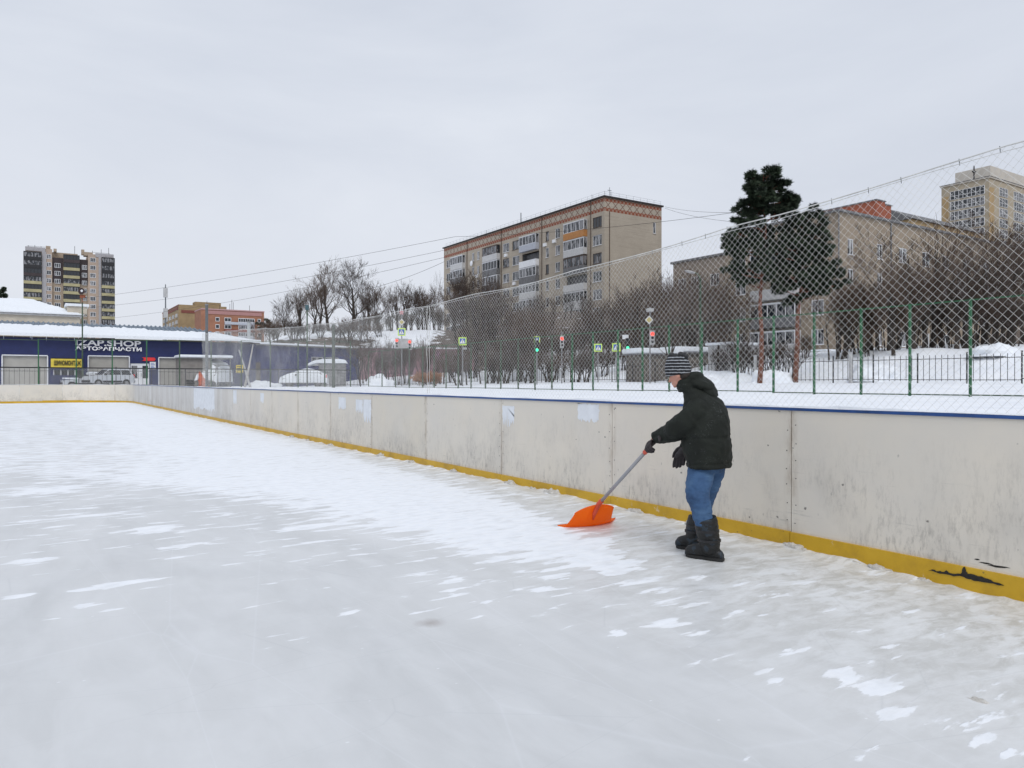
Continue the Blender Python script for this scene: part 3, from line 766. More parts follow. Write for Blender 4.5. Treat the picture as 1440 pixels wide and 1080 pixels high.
def picket_run(root, p0, p1, pitch=.33, sec=2.5, h=1.5):
    d = Vector(p1)-Vector(p0); L = d.length; d.normalize(); nrm = Vector((-d.y, d.x, 0)); s = 0
    while s < L-.1:
        e = min(s+sec, L); a = Vector(p0)+d*s; b = Vector(p0)+d*e
        g = gz(a.x, a.y); R = Matrix.Rotation(math.atan2(d.y, d.x), 3, 'Z')
        mb = MB(); n = max(1, int((e-s)/pitch))
        for k in range(1, n+1):
            t = k*(e-s)/(n+1)
            mb.box(t-.011, t+.011, -.011, .011, .12, h + .0, R, Vector((a.x, a.y, g)))
        for z in (.18, h-.22): mb.box(.03, (e-s)-.03, -.016, .016, z, z+.035, R, Vector((a.x, a.y, g)))
        mb.build('picket_panel', M_dark, root)
        mb = MB(); mb.box(-.028, .028, -.028, .028, -.2, h+.08, R, Vector((a.x, a.y, g))); mb.box(-.04, .04, -.04, .04, h+.08, h+.11, R, Vector((a.x, a.y, g)))
        mb.build('post', M_dark, root); s = e
root = empty('picket_fence', (40, 8, 1.35), label='black metal picket fence running behind the green fence', cat='fence')
picket_run(root, (40, 4, 0), (40, 66, 0))
root = empty('picket_fence', (10, 66, 1.0), label='black metal picket fence before the shop and parked cars', cat='fence')
picket_run(root, (-7, 65, 0), (39.7, 65, 0), h=1.45)
# pale gate posts
for px in (1196, 1062):
    t = (px-720)/F; x = 39.6; y = x*(CA-SA*t)/(SA+CA*t)
    mb = MB(); g = gz(x, y); mb.box(x-.07, x+.07, y-.07, y+.07, g-.1, g+1.75); mb.box(x-.09, x+.09, y-.09, y+.09, g+1.75, g+1.80)
    o = mb.build('gate_post', M_lgrey); tag(o, 'pale square gate post in the black picket fence ' + ('below the brick corner block' if px > 1100 else 'near the pine trunks'), 'post')

# ------------------------------------------------------------------ buildings
def facade(mb, o, ux, W_, z0, z1, holes, depth=.14, nrm=None):
    """wall sheet with real openings; o = corner, ux = unit along, nrm = outward normal"""
    o = Vector(o); ux = Vector(ux); nrm = Vector(nrm)
    xs = sorted(set([0, W_]+[h[0] for h in holes]+[h[1] for h in holes])); zs = sorted(set([z0, z1]+[h[2] for h in holes]+[h[3] for h in holes]))
    def P(a, z, d=0): return tuple(o+ux*a-nrm*d+Vector((0,0,z-o.z if False else z)))
    for i in range(len(xs)-1):
        for j in range(len(zs)-1):
            cx = (xs[i]+xs[i+1])/2; cz = (zs[j]+zs[j+1])/2
            if any(h[0] < cx < h[1] and h[2] < cz < h[3] for h in holes): continue
            mb.poly([P(xs[i],zs[j]), P(xs[i+1],zs[j]), P(xs[i+1],zs[j+1]), P(xs[i],zs[j+1])])
    for h in holes:
        a, b, c, d = h[:4]
        for q in ((a,c,b,c),(b,c,b,d),(b,d,a,d),(a,d,a,c)):
            mb.poly([P(q[0],q[1]), P(q[2],q[3]), P(q[2],q[3],depth), P(q[0],q[1],depth)])
def window(root, o, ux, nrm, h, mat_f=None, nm=2, transom=False, sill=True, name='window'):
    mat_f = mat_f or M_white
    o = Vector((o[0],o[1],0)); ux = Vector(ux); nrm = Vector(nrm); a, b, c, d = h[:4]
    mb = MB(); fw = .07
    R = Matrix((ux, nrm, Vector((0,0,1)))).transposed()
    def bx(x0, x1, z0, z1, d0, d1): mb.box(x0, x1, d0, d1, z0, z1, R, o)
    bx(a+.003, b-.003, d-fw, d-.003, -.10, -.04); bx(a+.003, b-.003, c+.003, c+fw, -.10, -.04)
    bx(a+.003, a+fw, c+fw, d-fw, -.10, -.04); bx(b-fw, b-.003, c+fw, d-fw, -.10, -.04)
    for k in range(1, nm):
        x = lerp(a, b, k/nm); bx(x-fw*.5, x+fw*.5, c+fw, d-fw, -.10, -.045)
    if transom: bx(a+fw, b-fw, lerp(c,d,.68)-.03, lerp(c,d,.68)+.03, -.095, -.047)
    if sill: bx(a-.04, b+.04, c-.05, c-.003, .003, .12)
    w = mb.build(name, mat_f, root)
    mb = MB(); mb.poly([tuple(o+ux*x-nrm*.085+Vector((0,0,z))) for x, z in ((a+.01,c+.01),(b-.01,c+.01),(b-.01,d-.01),(a+.01,d-.01))])
    mb.build('pane', M_pane, w)
    return w
def balcony(root, o, ux, nrm, a, b, z, h, mat_p, glazed=True, out=.9, nm=5, frame=None):
    """projecting loggia: slab, parapet and glazing"""
    o = Vector((o[0],o[1],0)); ux = Vector(ux); nrm = Vector(nrm); R = Matrix((ux, nrm, Vector((0,0,1)))).transposed()
    mb = MB(); mb.box(a, b, .003, out, z-.12, z, R, o)
    mb.box(a, b, out-.08, out, z, z+1.0, R, o); mb.box(a, a+.08, .003, out-.08, z, z+1.0, R, o); mb.box(b-.08, b, .003, out-.08, z, z+1.0, R, o)
    bal = mb.build('balcony', mat_p, root)
    if glazed:
        mb = MB(); zt = z+h
        for k in range(nm+1):
            x = lerp(a+.03, b-.03, k/nm); mb.box(x-.035, x+.035, out-.07, out-.01, z+1.003, zt, R, o)
        mb.box(a, b, out-.075, out-.005, zt-.09, zt, R, o); mb.box(a, b, out-.075, out-.005, z+1.003, z+1.06, R, o)
        for x in (a+.03, b-.03): mb.box(x-.035, x+.035, .01, .07, z+1.003, zt, R, o)
        mb.box(a, b, .003, out+.05, zt+.003, zt+.08, R, o)
        g = mb.build('glazing_frame', frame or M_white, bal)
        mb = MB(); D = out-.04
        for p in (((a+.04,D),(b-.04,D)), ((a+.04,.05),(a+.04,D)), ((b-.04,D),(b-.04,.05))):
            mb.poly([tuple(o+ux*p[0][0]+nrm*p[0][1]+Vector((0,0,z+1.01))), tuple(o+ux*p[1][0]+nrm*p[1][1]+Vector((0,0,z+1.01))), tuple(o+ux*p[1][0]+nrm*p[1][1]+Vector((0,0,zt-.05))), tuple(o+ux*p[0][0]+nrm*p[0][1]+Vector((0,0,zt-.05)))])
        mb.build('pane', M_pane, bal)
    return bal
XP, XN, YP, YN = Vector((1,0,0)), Vector((-1,0,0)), Vector((0,1,0)), Vector((0,-1,0))

# --- main block of flats
M_bm = mat_brick('tan_brick', (.40,.345,.275), (.46,.40,.325), (.37,.33,.275), frieze=(28.0-8.0, 30.1-8.0, (.22,.055,.025)))
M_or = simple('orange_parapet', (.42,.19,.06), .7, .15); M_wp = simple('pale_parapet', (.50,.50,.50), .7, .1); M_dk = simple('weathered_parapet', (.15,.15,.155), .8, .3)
M_lilac = simple('lilac_parapet', (.40,.42,.47), .7, .1)
bx0, bx1, by0, by1 = 74.7, 86.9, 88.66, 142.0; BB = 8.0; BT = 30.1
root = empty('apartment_building', (bx0, by0, BB), label='long tan brick block of flats with red patterned brick frieze and mixed balconies', cat='building')
LO = (bx0, by0, 0)
storeys = [25.7-2.85*k for k in range(6)]
holes = []; wins = []
for k, z in enumerate(storeys):
    for (a, b, nm) in ((89.3,91.5,3),(100.2,101.5,2),(103.4,104.3,1),(112.6,114.9,2),(116.0,118.2,2),(126.9,127.9,2),(129.0,129.9,2),(139.0,140.9,2)):
        w = (a-by0, b-by0, z, z+1.65); holes.append(w); wins.append((w, nm))
    for (a, b) in ((92.9,98.3),(106.3,111.6),(119.2,124.6),(132.6,137.8)):
        holes.append((a-by0, b-by0, z-.9, z+1.6))
mb = MB(); facade(mb, (bx0,by0,0), YP, by1-by0, BB-1.5, BT, holes, .18, XN)
g_holes = [(10.3,10.9,25.6,27.4)]
facade(mb, (bx0,by0,0), XP, bx1-bx0, BB-1.5, BT, g_holes, .15, YN)
mb.poly([(bx1,by0,BB-1.5),(bx1,by1,BB-1.5),(bx1,by1,BT),(bx1,by0,BT)]); mb.poly([(bx0,by1,BB-1.5),(bx0,by1,BT),(bx1,by1,BT),(bx1,by1,BB-1.5)])
mb.build('wall', M_bm, root, fix=False)
for w, nm in wins: window(root, (bx0,by0), YP, XN, w, M_white if random.random() < .8 else M_brown, nm)
window(root, (bx0,by0), XP, YN, g_holes[0], M_white, 1)
ppal = {0: [M_or, M_lilac, M_wp, M_wp], 1: [M_wp, M_white, M_dk, M_dk], 2: [M_dk, M_dk, M_dk, M_wp], 3: [M_bm, M_wp, M_wp, M_dk], 4: [M_wp, M_dk, M_dk, M_wp], 5: [M_dk]*4}
for k, z in enumerate(storeys):
    for c, (a, b) in enumerate(((92.9,98.3),(106.3,111.6),(119.2,124.6),(132.6,137.8))):
        pm = ppal[k][c]; pm = M_wp if pm is M_bm else pm
        balcony(root, (bx0,by0), YP, XN, a-by0, b-by0, z-.88, 2.55, pm, (k*3+c) % 5 != 4, .75, 5, M_white if (k+c) % 4 != 2 else M_brown)
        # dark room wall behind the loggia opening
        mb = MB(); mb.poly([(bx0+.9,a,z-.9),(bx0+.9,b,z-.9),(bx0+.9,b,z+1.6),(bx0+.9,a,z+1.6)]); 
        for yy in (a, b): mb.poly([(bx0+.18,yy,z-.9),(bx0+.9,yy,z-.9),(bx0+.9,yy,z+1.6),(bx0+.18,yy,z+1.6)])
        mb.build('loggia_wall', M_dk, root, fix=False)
mb = MB(); mb.box(bx0-.25, bx1+.25, by0-.25, by1+.25, BT+.003, BT+.25); mb.build('roof', simple('dark_roof_edge', (.03,.025,.025), .8), root)
mb = MB(); mb.box(bx0+.1, bx1-.1, by0+.1, by1-.1, BT+.253, BT+.34); mb.build('roof_snow', M_snowobj, root)
mb = MB()
for yy in (91.95, 105.4, 118.65, 131.8): mb.tube([(bx0-.08,yy,BB),(bx0-.08,yy,BT)], .06, 6)
mb.tube([(bx0+1.0,by0-.08,BB),(bx0+1.0,by0-.08,28)], .06, 6); mb.build('drainpipe', M_brown, root)
mb = MB(); y = by0
for i in range(37):
    yy = by0+i*1.45; mb.tube([(bx0+.1,yy,BT+.25),(bx0+.1,yy,BT+.95)], .015, 4)
for i in range(9): mb.tube([(bx0+.1+i*1.5,by0+.1,BT+.25),(bx0+.1+i*1.5,by0+.1,BT+.95)], .015, 4)
for z in (.6,.95): mb.tube([(bx0+.1,by0+.1,BT+z),(bx0+.1,by1-.1,BT+z)], .013, 4); mb.tube([(bx0+.1,by0+.1,BT+z),(bx1-.1,by0+.1,BT+z)], .013, 4)
mb.build('roof_railing', M_pole, root)
mb = MB()
for (xx, yy, h, r) in ((78,91,1.8,.04),(78.6,92,2.8,.04),(78.6,96.5,2.6,.03),(80,120,4.2,.10),(77,128,1.8,.04),(82,110,2.0,.03)): mb.tube([(xx,yy,BT+.2),(xx,yy,BT+h)], r, 5)
mb.tube([(78.2,92,BT+2.3),(79.0,92,BT+2.3)], .05, 5); mb.build('aerial', M_pole, root)
mb = MB(); 
for (yy, z) in ((101.2,25.1),(103.9,24.9),(113.6,19.3),(116.5,24.9),(127.3,22.3)): mb.box(bx0-.35, bx0-.003, yy, yy+.8, z-.1, z+.45)
mb.build('air_conditioner', M_white, root)
mb = MB(); mb.ell((bx0-.5,129.3,25.2), (0,.55,0), (0,0,.55), (.12,0,.05), 12, 6); mb.build('satellite_dish', M_white, root)

# --- brick block behind the pines (right)
M_b2 = mat_brick('greybrown_brick', (.275,.215,.155), (.35,.285,.215), (.26,.22,.17))
M_redb = mat_brick('red_brick', (.30,.07,.035), (.36,.10,.05), (.25,.12,.08))
x0, x1, y0, y1, zb, zt = 65.9, 106.0, 43.1, 57.2, 2.2, 18.0
root = empty('brick_building', (x0, y0, zb), label='grey-brown brick house with red brick parapet behind the tall pines', cat='building')
hf = []; hs = []
for k in range(5):
    z = 14.0-2.95*k
    for a, w in ((1.5,.95),(6.6,.95),(10.6,1.5),(15.2,1.5),(19.4,1.5),(24,1.5),(28.6,1.5),(33,1.5)): hf.append((a, a+w, z, z+1.55))
    for a, w in ((1.6,1.4),(11.2,1.4)): hs.append((a, a+w, z, z+1.55))
mb = MB(); facade(mb, (x0,y0,0), XP, x1-x0, zb-2, zt, hf, .15, YN); facade(mb, (x0,y0,0), YP, y1-y0, zb-2, zt, hs, .15, XN)
mb.poly([(x1,y0,zb-2),(x1,y1,zb-2),(x1,y1,zt),(x1,y0,zt)]); mb.poly([(x0,y1,zb-2),(x0,y1,zt),(x1,y1,zt),(x1,y1,zb-2)]); mb.build('wall', M_b2, root, fix=False)
for h in hf: window(root, (x0,y0), XP, YN, h, M_white, 2)
for h in hs: window(root, (x0,y0), YP, XN, h, M_white, 2)
for k in range(5): balcony(root, (x0,y0), YP, XN, 4.2, 9.8, 13.1-2.95*k, 2.4, [M_wp, M_lgrey, M_dk][k % 3], k != 1, 1.0, 5)
mb = MB(); mb.box(x0-.3, x1+.3, y0-.3, y1+.3, zt+.003, zt+.22); mb.build('roof', M_dk, root)
mb = MB(); mb.box(x0+.5, x1-.2, y0+.5, y1-.2, zt+.223, zt+.30); mb.build('roof_snow', M_snowobj, root)
mb = MB(); mb.box(74.0, 75.6, 44.1, 53, zt+.37, zt+2.4); mb.box(76.0, 79.2, 45.5, 50, zt+.37, zt+2.7); mb.build('parapet', M_redb, root)
mb = MB(); mb.box(73.9, 75.7, 44.0, 53.1, zt+2.403, zt+2.52); mb.box(75.9, 79.3, 45.4, 50.1, zt+2.703, zt+2.82); mb.build('parapet_cap', M_dk, root)
mb = MB(); mb.tube([(x0-.08,y0-.08,zb),(x0-.08,y0-.08,zt)], .07, 6); mb.tube([(x0+9.0,y0-.08,zb),(x0+9.0,y0-.08,zt)], .07, 6); mb.build('drainpipe', M_dk, root)
# low grey plinth extension with steps
root = empty('entrance_annex', (60, 42, 2), label='low grey plastered annex at the foot of the grey-brown brick house', cat='annex')
mb = MB(); mb.box(61.5, 65.7, 41.5, 50, 1.5, 4.3); mb.build('wall', M_lgrey, root)
mb = MB(); mb.box(61.3, 65.7, 41.3, 50.2, 4.303, 4.45); mb.build('roof', M_snowobj, root)
for k in range(2):
    mb = MB(); mb.box(61.44, 61.49, 43+3*k, 44.2+3*k, 2.6, 3.8); w = mb.build('window', M_dark, root)
# --- second, further brick block
root = empty('brick_building', (78.3, 60, 4), label='plain brick block seen between the main flats and the pines', cat='building')
x0, x1, y0, y1, zb, zt = 78.3, 95, 59, 77.5, 4, 18.5
hs = [(a, a+1.5, 14.6-2.9*k, 16.2-2.9*k) for k in range(4) for a in (2,6,10,13.5,16)]
mb = MB(); facade(mb, (x0,y0,0), YP, y1-y0, zb-2, zt, hs, .15, XN); facade(mb, (x0,y0,0), XP, x1-x0, zb-2, zt, [], .15, YN); mb.poly([(x0,y1,zb),(x0,y1,zt),(x1,y1,zt),(x1,y1,zb)]); mb.poly([(x1,y0,zb),(x1,y1,zb),(x1,y1,zt),(x1,y0,zt)])
mb.build('wall', mat_brick('muted_brick', (.30,.24,.19), (.35,.29,.23), (.27,.23,.19)), root, fix=False)
for h in hs: window(root, (x0,y0), YP, XN, h, M_white, 3)
mb = MB(); mb.box(x0-.3, x1+.3, y0-.3, y1+.3, zt+.003, zt+.3); mb.build('roof', M_dk, root)
# --- tan tower far right
M_t3 = simple('tan_render', (.42,.36,.27), .85, .1, .5); M_t3b = simple('ochre_render', (.42,.30,.16), .85, .1, .5); M_pale = simple('pale_render', (.55,.51,.45), .85, .08, .5)
x0, x1, y0, y1, zb, zt = 231.2, 262, 103.9, 117.2, 14, 60.0
root = empty('tower_block', (x0, y0, zb), label='tall tan tower block with full-height glazed bays at the far right', cat='building')
mb = MB(); mb.box(x0, x1, y0, y1, zb, zt); mb.build('wall', M_t3, root)
mb = MB(); mb.box(x0-.05, x0+3, y0-.06, y0+.0, zb, zt-2.5); mb.box(x0-.07,x0-.003, y0+11.2, y0+13, zb, zt-3); mb.build('facade_panel', M_t3b, root)
for k in range(13):
    z = zt-4.3-3.05*k
    for (o_, ux, nn, a, b, nm) in (((x0,y0),YP,XN,1.2,10.6,8), ((x0,y0),XP,YN,6,11,3), ((x0,y0),XP,YN,15,24,6)):
        w = Vector((o_[0],o_[1],0)); R = Matrix((ux, nn, Vector((0,0,1)))).transposed(); mb = MB()
        mb.cur = 0
        for q in range(nm+1): xx = lerp(a, b, q/nm); mb.box(xx-.06, xx+.06, .003, .16, z, z+2.5, R, w)
        for zz in (z, z+1.0, z+2.42): mb.box(a, b, .004, .15, zz, zz+.09, R, w)
        fr = mb.build('window_bay', M_white, root)
        mb = MB(); mb.box(a, b, .002, .08, z+.0, z+2.45, R, w); mb.build('pane', M_pane, fr)
mb = MB(); mb.box(x0-.3, x1+.3, y0-.3, y1+.3, zt+.003, zt+.4); mb.box(x0+4, x1, y0+1.5, y1-2, zt+.4, zt+4.6); mb.build('penthouse', M_pale, root)
mb = MB(); mb.box(x0-.4, x1+.4, y0-.4, y1+.4, zt+.403, zt+.55); mb.build('roof', M_dk, root)
mb = MB(); mb.tube([(x0+2,y0+5,zt),(x0+2,y0+5,zt+5)], .2, 5); mb.box(x0+1.2,x0+2.8,y0+4.8,y0+5.2,zt+3,zt+3.5); mb.build('aerial', M_dark, root)
# low tan house between
root = empty('far_house', (150, 88, 10), label='low ochre house with dark red roof below the far right tower', cat='building')
mb = MB(); mb.box(150, 180, 82, 92, 10, 34.5); mb.build('wall', M_t3b, root)
mb = MB(); mb.box(156, 181, 80, 81.99, 12, 30); mb.build('side_wall', M_redb, root)
mb = MB(); mb.prism([(-.6,0),(5,3.0),(10.6,0)], (149.5,82,34.5), (0,1,0), (0,0,1), (31,0,0)); mb.build('roof', M_dk, root)

# --- far left tower
M_l1 = simple('peach_brick', (.37,.29,.23), .85, .12, .4); M_l2 = simple('grey_lilac_render', (.34,.33,.34), .85, .1, .4); M_l3 = simple('chocolate_panel', (.045,.033,.035), .8, .2, .4)
M_by = simple('yellow_balcony', (.34,.305,.17), .7, .15, .5); M_bk = simple('black_glazing_frame', (.012,.012,.014), .4, .1)
M_pink2 = simple('peach_panel', (.35,.28,.21), .8, .1, .4)
x0, y0, zt = -1.9, 330.3, 51.5
root = empty('tower_block', (x0+14, y0, 0), label='tall brown and peach tower block with black glazed balconies at the left', cat='building')
mb = MB(); mb.box(x0, x0+8.5, y0, y0+14, -5, zt); mb.box(x0+20.3, x0+29, y0, y0+14, -5, zt-.6); mb.build('wall', M_l1, root)
mb = MB(); mb.box(x0+8.503, x0+20.297, y0+1.2, y0+14, -5, zt-2.8); mb.build('centre_wall', M_pink2, root)
mb = MB(); mb.box(x0-.05, x0+6.3, y0-.25, y0-.003, zt-1.2, zt+.3); mb.box(x0+5.2, x0+6.6, y0-.25, y0-.003, -5, zt-1.2); mb.box(x0+22.8, x0+29.1, y0-.25, y0-.003, zt-1.6, zt-.1); mb.box(x0+23.9, x0+24.8, y0-.25,y0-.003, 0, zt-1.6); mb.build('render_band', M_l2, root)
mb = MB()
for (a, b) in ((8.55,12.0),(17.6,20.25)): mb.box(x0+a, x0+b, y0+.9, y0+1.197, zt-12.3, zt-2.9)
mb.build('dark_panel', M_l3, root)
for k in range(13):
    z = zt-3.7-3.02*k
    for (a, b, dy, nm) in ((6.7,8.2,0,2),(9.3,11.2,.9,3),(18.3,20.0,.9,3),(21.0,22.9,0,3)):
        if dy and k == 0: continue
        mb = MB(); yy = y0+dy if not (dy and k > 3) else y0+1.2
        mb.box(x0+a, x0+b, yy-.12, yy-.005, z, z+1.7); f = mb.build('window', M_white, root)
        mb = MB(); w = (b-a-.12)/nm
        for q in range(nm): mb.box(x0+a+.1+q*w, x0+a+q*w+w, yy-.14, yy-.121, z+.12, z+1.58)
        mb.build('pane', M_pane, f)
    for ci, (a, b, dy, dk) in enumerate(((-.6,5.1,0,0),(12.1,17.5,.5,1),(24.9,29.4,0,2))):
        if dk == 1 and k == 0: pass
        mode = 'y'
        if (ci == 0 and k < 2) or (ci == 2 and k < 3): mode = 'g'
        if (ci == 0 and k == 2) or (ci == 1 and k in (0, 7, 8, 9)) or (ci == 2 and k > 7): mode = 'd'
        yy = y0+dy; zz = z-.9 if ci != 1 else z-.9
        mb = MB(); mb.box(x0+a, x0+b, yy-1.2, yy-.005, zz, zz+1.1)
        bal = mb.build('balcony', {'y': M_by, 'g': M_bk, 'd': M_l3}[mode], root)
        mb = MB(); n_ = 5 
        for q in range(n_+1): xx = lerp(x0+a+.08, x0+b-.08, q/n_); mb.box(xx-.08, xx+.08, yy-1.2, yy-1.05, zz+1.1, zz+2.95)
        mb.box(x0+a, x0+b, yy-1.21, yy-.9, zz+2.7, zz+2.99); mb.build('glazing_frame', M_bk, bal)
        mb = MB(); mb.box(x0+a+.05, x0+b-.05, yy-1.1, yy-.006, zz+1.101, zz+2.69); mb.build('pane', M_pane, bal)
mb = MB(); mb.box(x0+8.6, x0+17.0, y0+3, y0+8, zt-2.8, zt-.6); mb.box(x0+6.5,x0+8.0,y0+1,y0+4,zt,zt+1.3); mb.box(x0+9,x0+10,y0+1,y0+3,zt-.6,zt+.5); mb.box(x0+18.2,x0+19.2,y0+2,y0+4,zt-.8,zt+1.2); mb.box(x0+19,x0+22,y0+1,y0+5,zt-1.2,zt+.2); mb.build('roof_hut', M_pink2, root)
mb = MB(); 
for (a, h) in ((1,1.2),(3,1.5),(5,1.2),(16,2.4),(22,1.2),(25,2.0),(27.6,2.8)): mb.tube([(x0+a,y0+3,zt-.6),(x0+a,y0+3,zt+h)], .1, 4)
mb.tube([(x0+.5,y0+3,zt+1),(x0+8,y0+3,zt+1.1)], .06, 4); mb.tube([(x0+22,y0+3,zt+.6),(x0+28,y0+3,zt+.6)], .06, 4); mb.build('aerial', M_dark, root)

# --- orange and ochre flats
M_o1 = simple('ochre_brick', (.31,.225,.125), .85, .15, .4); M_o2 = simple('orange_brick', (.30,.14,.085), .85, .15, .4); M_rdk = simple('red_brown_band', (.20,.065,.05), .8, .1)
root = empty('apartment_building', (54.2, 352, 8), label='ochre flats with red bands, left half of the pair on the skyline', cat='building')
x0, y0, zt = 54.2, 352, 35.2
mb = MB(); mb.box(x0, x0+20, y0, y0+48, -5, zt); mb.build('wall', M_o1, root)
mb = MB(); mb.box(x0-.2, x0-.005, y0+2, y0+46, zt-2.0, zt-1.0); mb.box(x0+1, x0+18, y0-.2, y0-.005, zt-3.6, zt-2.4); mb.box(x0-.2,x0-.005,y0,y0+48,zt-.5,zt); mb.build('band', M_rdk, root)
mb = MB(); mb.box(x0+7,x0+18,y0+2,y0+8,zt,zt+1.8); mb.build('roof_hut', M_o1, root)
for k in range(4):
    for q in range(5):
        a = y0+3+q*9; z = zt-5.4-2.95*k
        mb = MB(); mb.box(x0-.3, x0-.005, a, a+4.5, z, z+1.6); f = mb.build('window', M_wp, root)
        mb = MB(); mb.box(x0-.34, x0-.301, a+.2, a+4.3, z+.2, z+1.45); mb.build('pane', M_pane, f)
root = empty('apartment_building', (57.6, 320, 8), label='orange brick flats with pale cornice, right half of the pair on the skyline', cat='building')
x0, y0, zt = 57.6, 320, 30.6
mb = MB(); mb.box(x0, x0+25, y0, y0+14, -5, zt); mb.build('wall', M_o2, root)
mb = MB(); mb.box(x0-.1, x0+25.1, y0-.3, y0+14.1, zt+.003, zt+.5); mb.build('roof', simple('dusty_pink_cornice', (.42,.26,.26), .8, .1), root)
mb = MB(); mb.box(x0+2, x0+24, y0-.25, y0-.005, zt-1.7, zt-.3); mb.build('band', simple('dusty_rose_band', (.36,.19,.18), .8, .1), root)
for k in range(4):
    z = zt-4.6-2.95*k
    for a, b in ((5.5,7),(9,11.6),(14.5,21.0),(22.3,23.6)):
        mb = MB(); mb.box(x0+a, x0+b, y0-.3, y0-.005, z, z+1.7); f = mb.build('window', M_white, root)
        mb = MB(); n = max(1, int((b-a)/.9)); w = (b-a-.15)/n
        for q in range(n): mb.box(x0+a+.12+q*w, x0+a+q*w+w-.02, y0-.34, y0-.301, z+.2, z+1.5)
        mb.build('pane', M_pane, f)
    mb = MB(); mb.box(x0+9, x0+21, y0-.9, y0-.006, z-1.1, z-.05); mb.build('balcony', M_rdk if k % 2 else M_lilac, root)
mb = MB()
for a, h in ((3,4),(8,2.5),(12,3.2),(12.8,5),(13.4,4),(20,3)): mb.tube([(x0+a,y0+4,zt),(x0+a,y0+4,zt+h)], .09, 4)
mb.build('aerial', M_dark, root)

# --- phone mast left of it
p = at(233, 455, 200); root = empty('phone_mast', (p.x, p.y, 1), label='slim grey phone mast rising left of the ochre flats', cat='mast')
zt = at(233, 400, 200).z
mb = MB(); mb.tube([(p.x,p.y,1),(p.x,p.y,zt)], [.35,.12], 6); mb.build('pole', M_pole, root)
mb = MB(); 
for dz in (.5, 6): mb.box(p.x-.5,p.x+.5,p.y-.5,p.y+.5,zt-3-dz,zt-.5-dz)
mb.build('antenna_panel', M_lgrey, root)

# ------------------------------------------------------------------ the blue shop
SY = 72.0; SX0, SX1 = -16.0, 17.8; SE = 5.12; SR = 6.75
root = empty('auto_parts_shop', (5, SY, 1.0), label='long dark blue shop with snowy roof and white lettering', cat='shop')
bays = [(-9.6,-4.0,'s'), (-1.9,2.0,'s')]  # filled below from picture positions
def wpx(px, y):
    t = (px-720)/F; return y*(SA+CA*t)/(CA-SA*t)
def sx(px):  # world x on plane y=SY for a picture column
    t = (px-720)/F; return SY*(SA+CA*t)/(CA-SA*t)
holes = []
for (a, b, zt_) in ((4,66,3.55),(125,181,3.6),(224,254,3.55)):
    holes.append((sx(a)-SX0, sx(b)-SX0, .8, zt_))
holes.append((sx(183.5)-SX0, sx(210)-SX0, .8, 3.05)); holes.append((sx(75)-SX0, sx(116)-SX0, 2.0, 2.42))
mb = MB(); facade(mb, (SX0,SY,0), XP, SX1-SX0, .6, SE, holes, .25, YN); mb.poly([(SX1,SY,.6),(SX1,SY+12,.6),(SX1,SY+12,SE),(SX1,SY,SE)]); mb.build('wall', M_navy, root, fix=False)
for h in holes[:3]:
    a, b = SX0+h[0], SX0+h[1]; n = int((h[3]-1.0)/.11)
    mb = MB(); z = .9
    while z < h[3]-.01:
        z2 = min(z+.11, h[3]); mb.poly([(a,SY+.18,z),(b,SY+.18,z),(b,SY+.16,z2),(a,SY+.16,z2)]); mb.poly([(a,SY+.16,z2),(b,SY+.16,z2),(b,SY+.18,z2),(a,SY+.18,z2)]); z = z2
    s_ = mb.build('roller_shutter', M_shutter, root, fix=False)
    mb = MB(); mb.box(a-.06, b+.06, SY-.05, SY-.003, h[3]+.003, h[3]+.09); mb.box(a-.09,a-.003,SY-.05,SY-.003,.9,h[3]); mb.box(b+.003,b+.09,SY-.05,SY-.003,.9,h[3]); mb.build('shutter_frame', M_white, s_)
    for q in range(4):
        pass
h = holes[3]; a, b = SX0+h[0], SX0+h[1]
mb = MB(); mb.box(a+.01, b-.01, SY+.05, SY+.11, .9, h[3]-.01); d_ = mb.build('door', M_white, root)
m_ = (a+b)/2
for c in (m_-.42, m_+.42):
    mb = MB(); mb.box(c-.22, c+.22, SY+.03, SY+.049, 1.75, 2.85); mb.build('pane', M_pane, d_)
mb = MB(); mb.tube([(m_+.1,SY+.0,1.9),(m_+.1,SY+.0,2.2)], .02, 6); mb.build('handle', M_grey, d_)
h = holes[4]; a, b = SX0+h[0], SX0+h[1]
mb = MB(); mb.box(a,b,SY+.1,SY+.14,2.0,2.42); w_ = mb.build('window', M_pane, root); mb = MB()
for k in range(5): x = lerp(a+.03, b-.03, k/4); mb.box(x-.03,x+.03,SY+.06,SY+.099,2.0,2.42)
mb.build('frame', M_white, w_)
# roof: ribbed metal slope with snow sheet over the lower part
mb = MB(); r0, r1 = SX0-.5, SX1+.3; e0y, e0z, r_y, r_z = SY-.7, SE+.05, SY+6.5, SR
n = int((r1-r0)/.38)
for i in range(n):
    a = lerp(r0, r1, i/n); b = lerp(r0, r1, (i+1)/n); m_ = (a+b)/2
    zz = .16
    # hip at the right-hand end
    def rp(x, t):
        t = min(t, max(0.0, (r1-x)/5.0)) ; return (x, lerp(e0y, r_y, t), lerp(e0z, r_z, t))
    def rq(x, t, d):
        q = rp(x, t); return (q[0], q[1], q[2]+d)
    for u0, u1, da, db in ((a, a+(b-a)*.45, .0, .0), (a+(b-a)*.45, a+(b-a)*.6, 0, .10), (a+(b-a)*.6, a+(b-a)*.85, .10, .10), (a+(b-a)*.85, b, .10, 0)):
        mb.poly([rq(u0,0,da), rq(u1,0,db), rq(u1,1,db), rq(u0,1,da)])
mb.build('roof', simple('blue_grey_roof_sheet', (.12,.16,.21), .5, .2), root, fix=False)
mb = MB()
n = 240
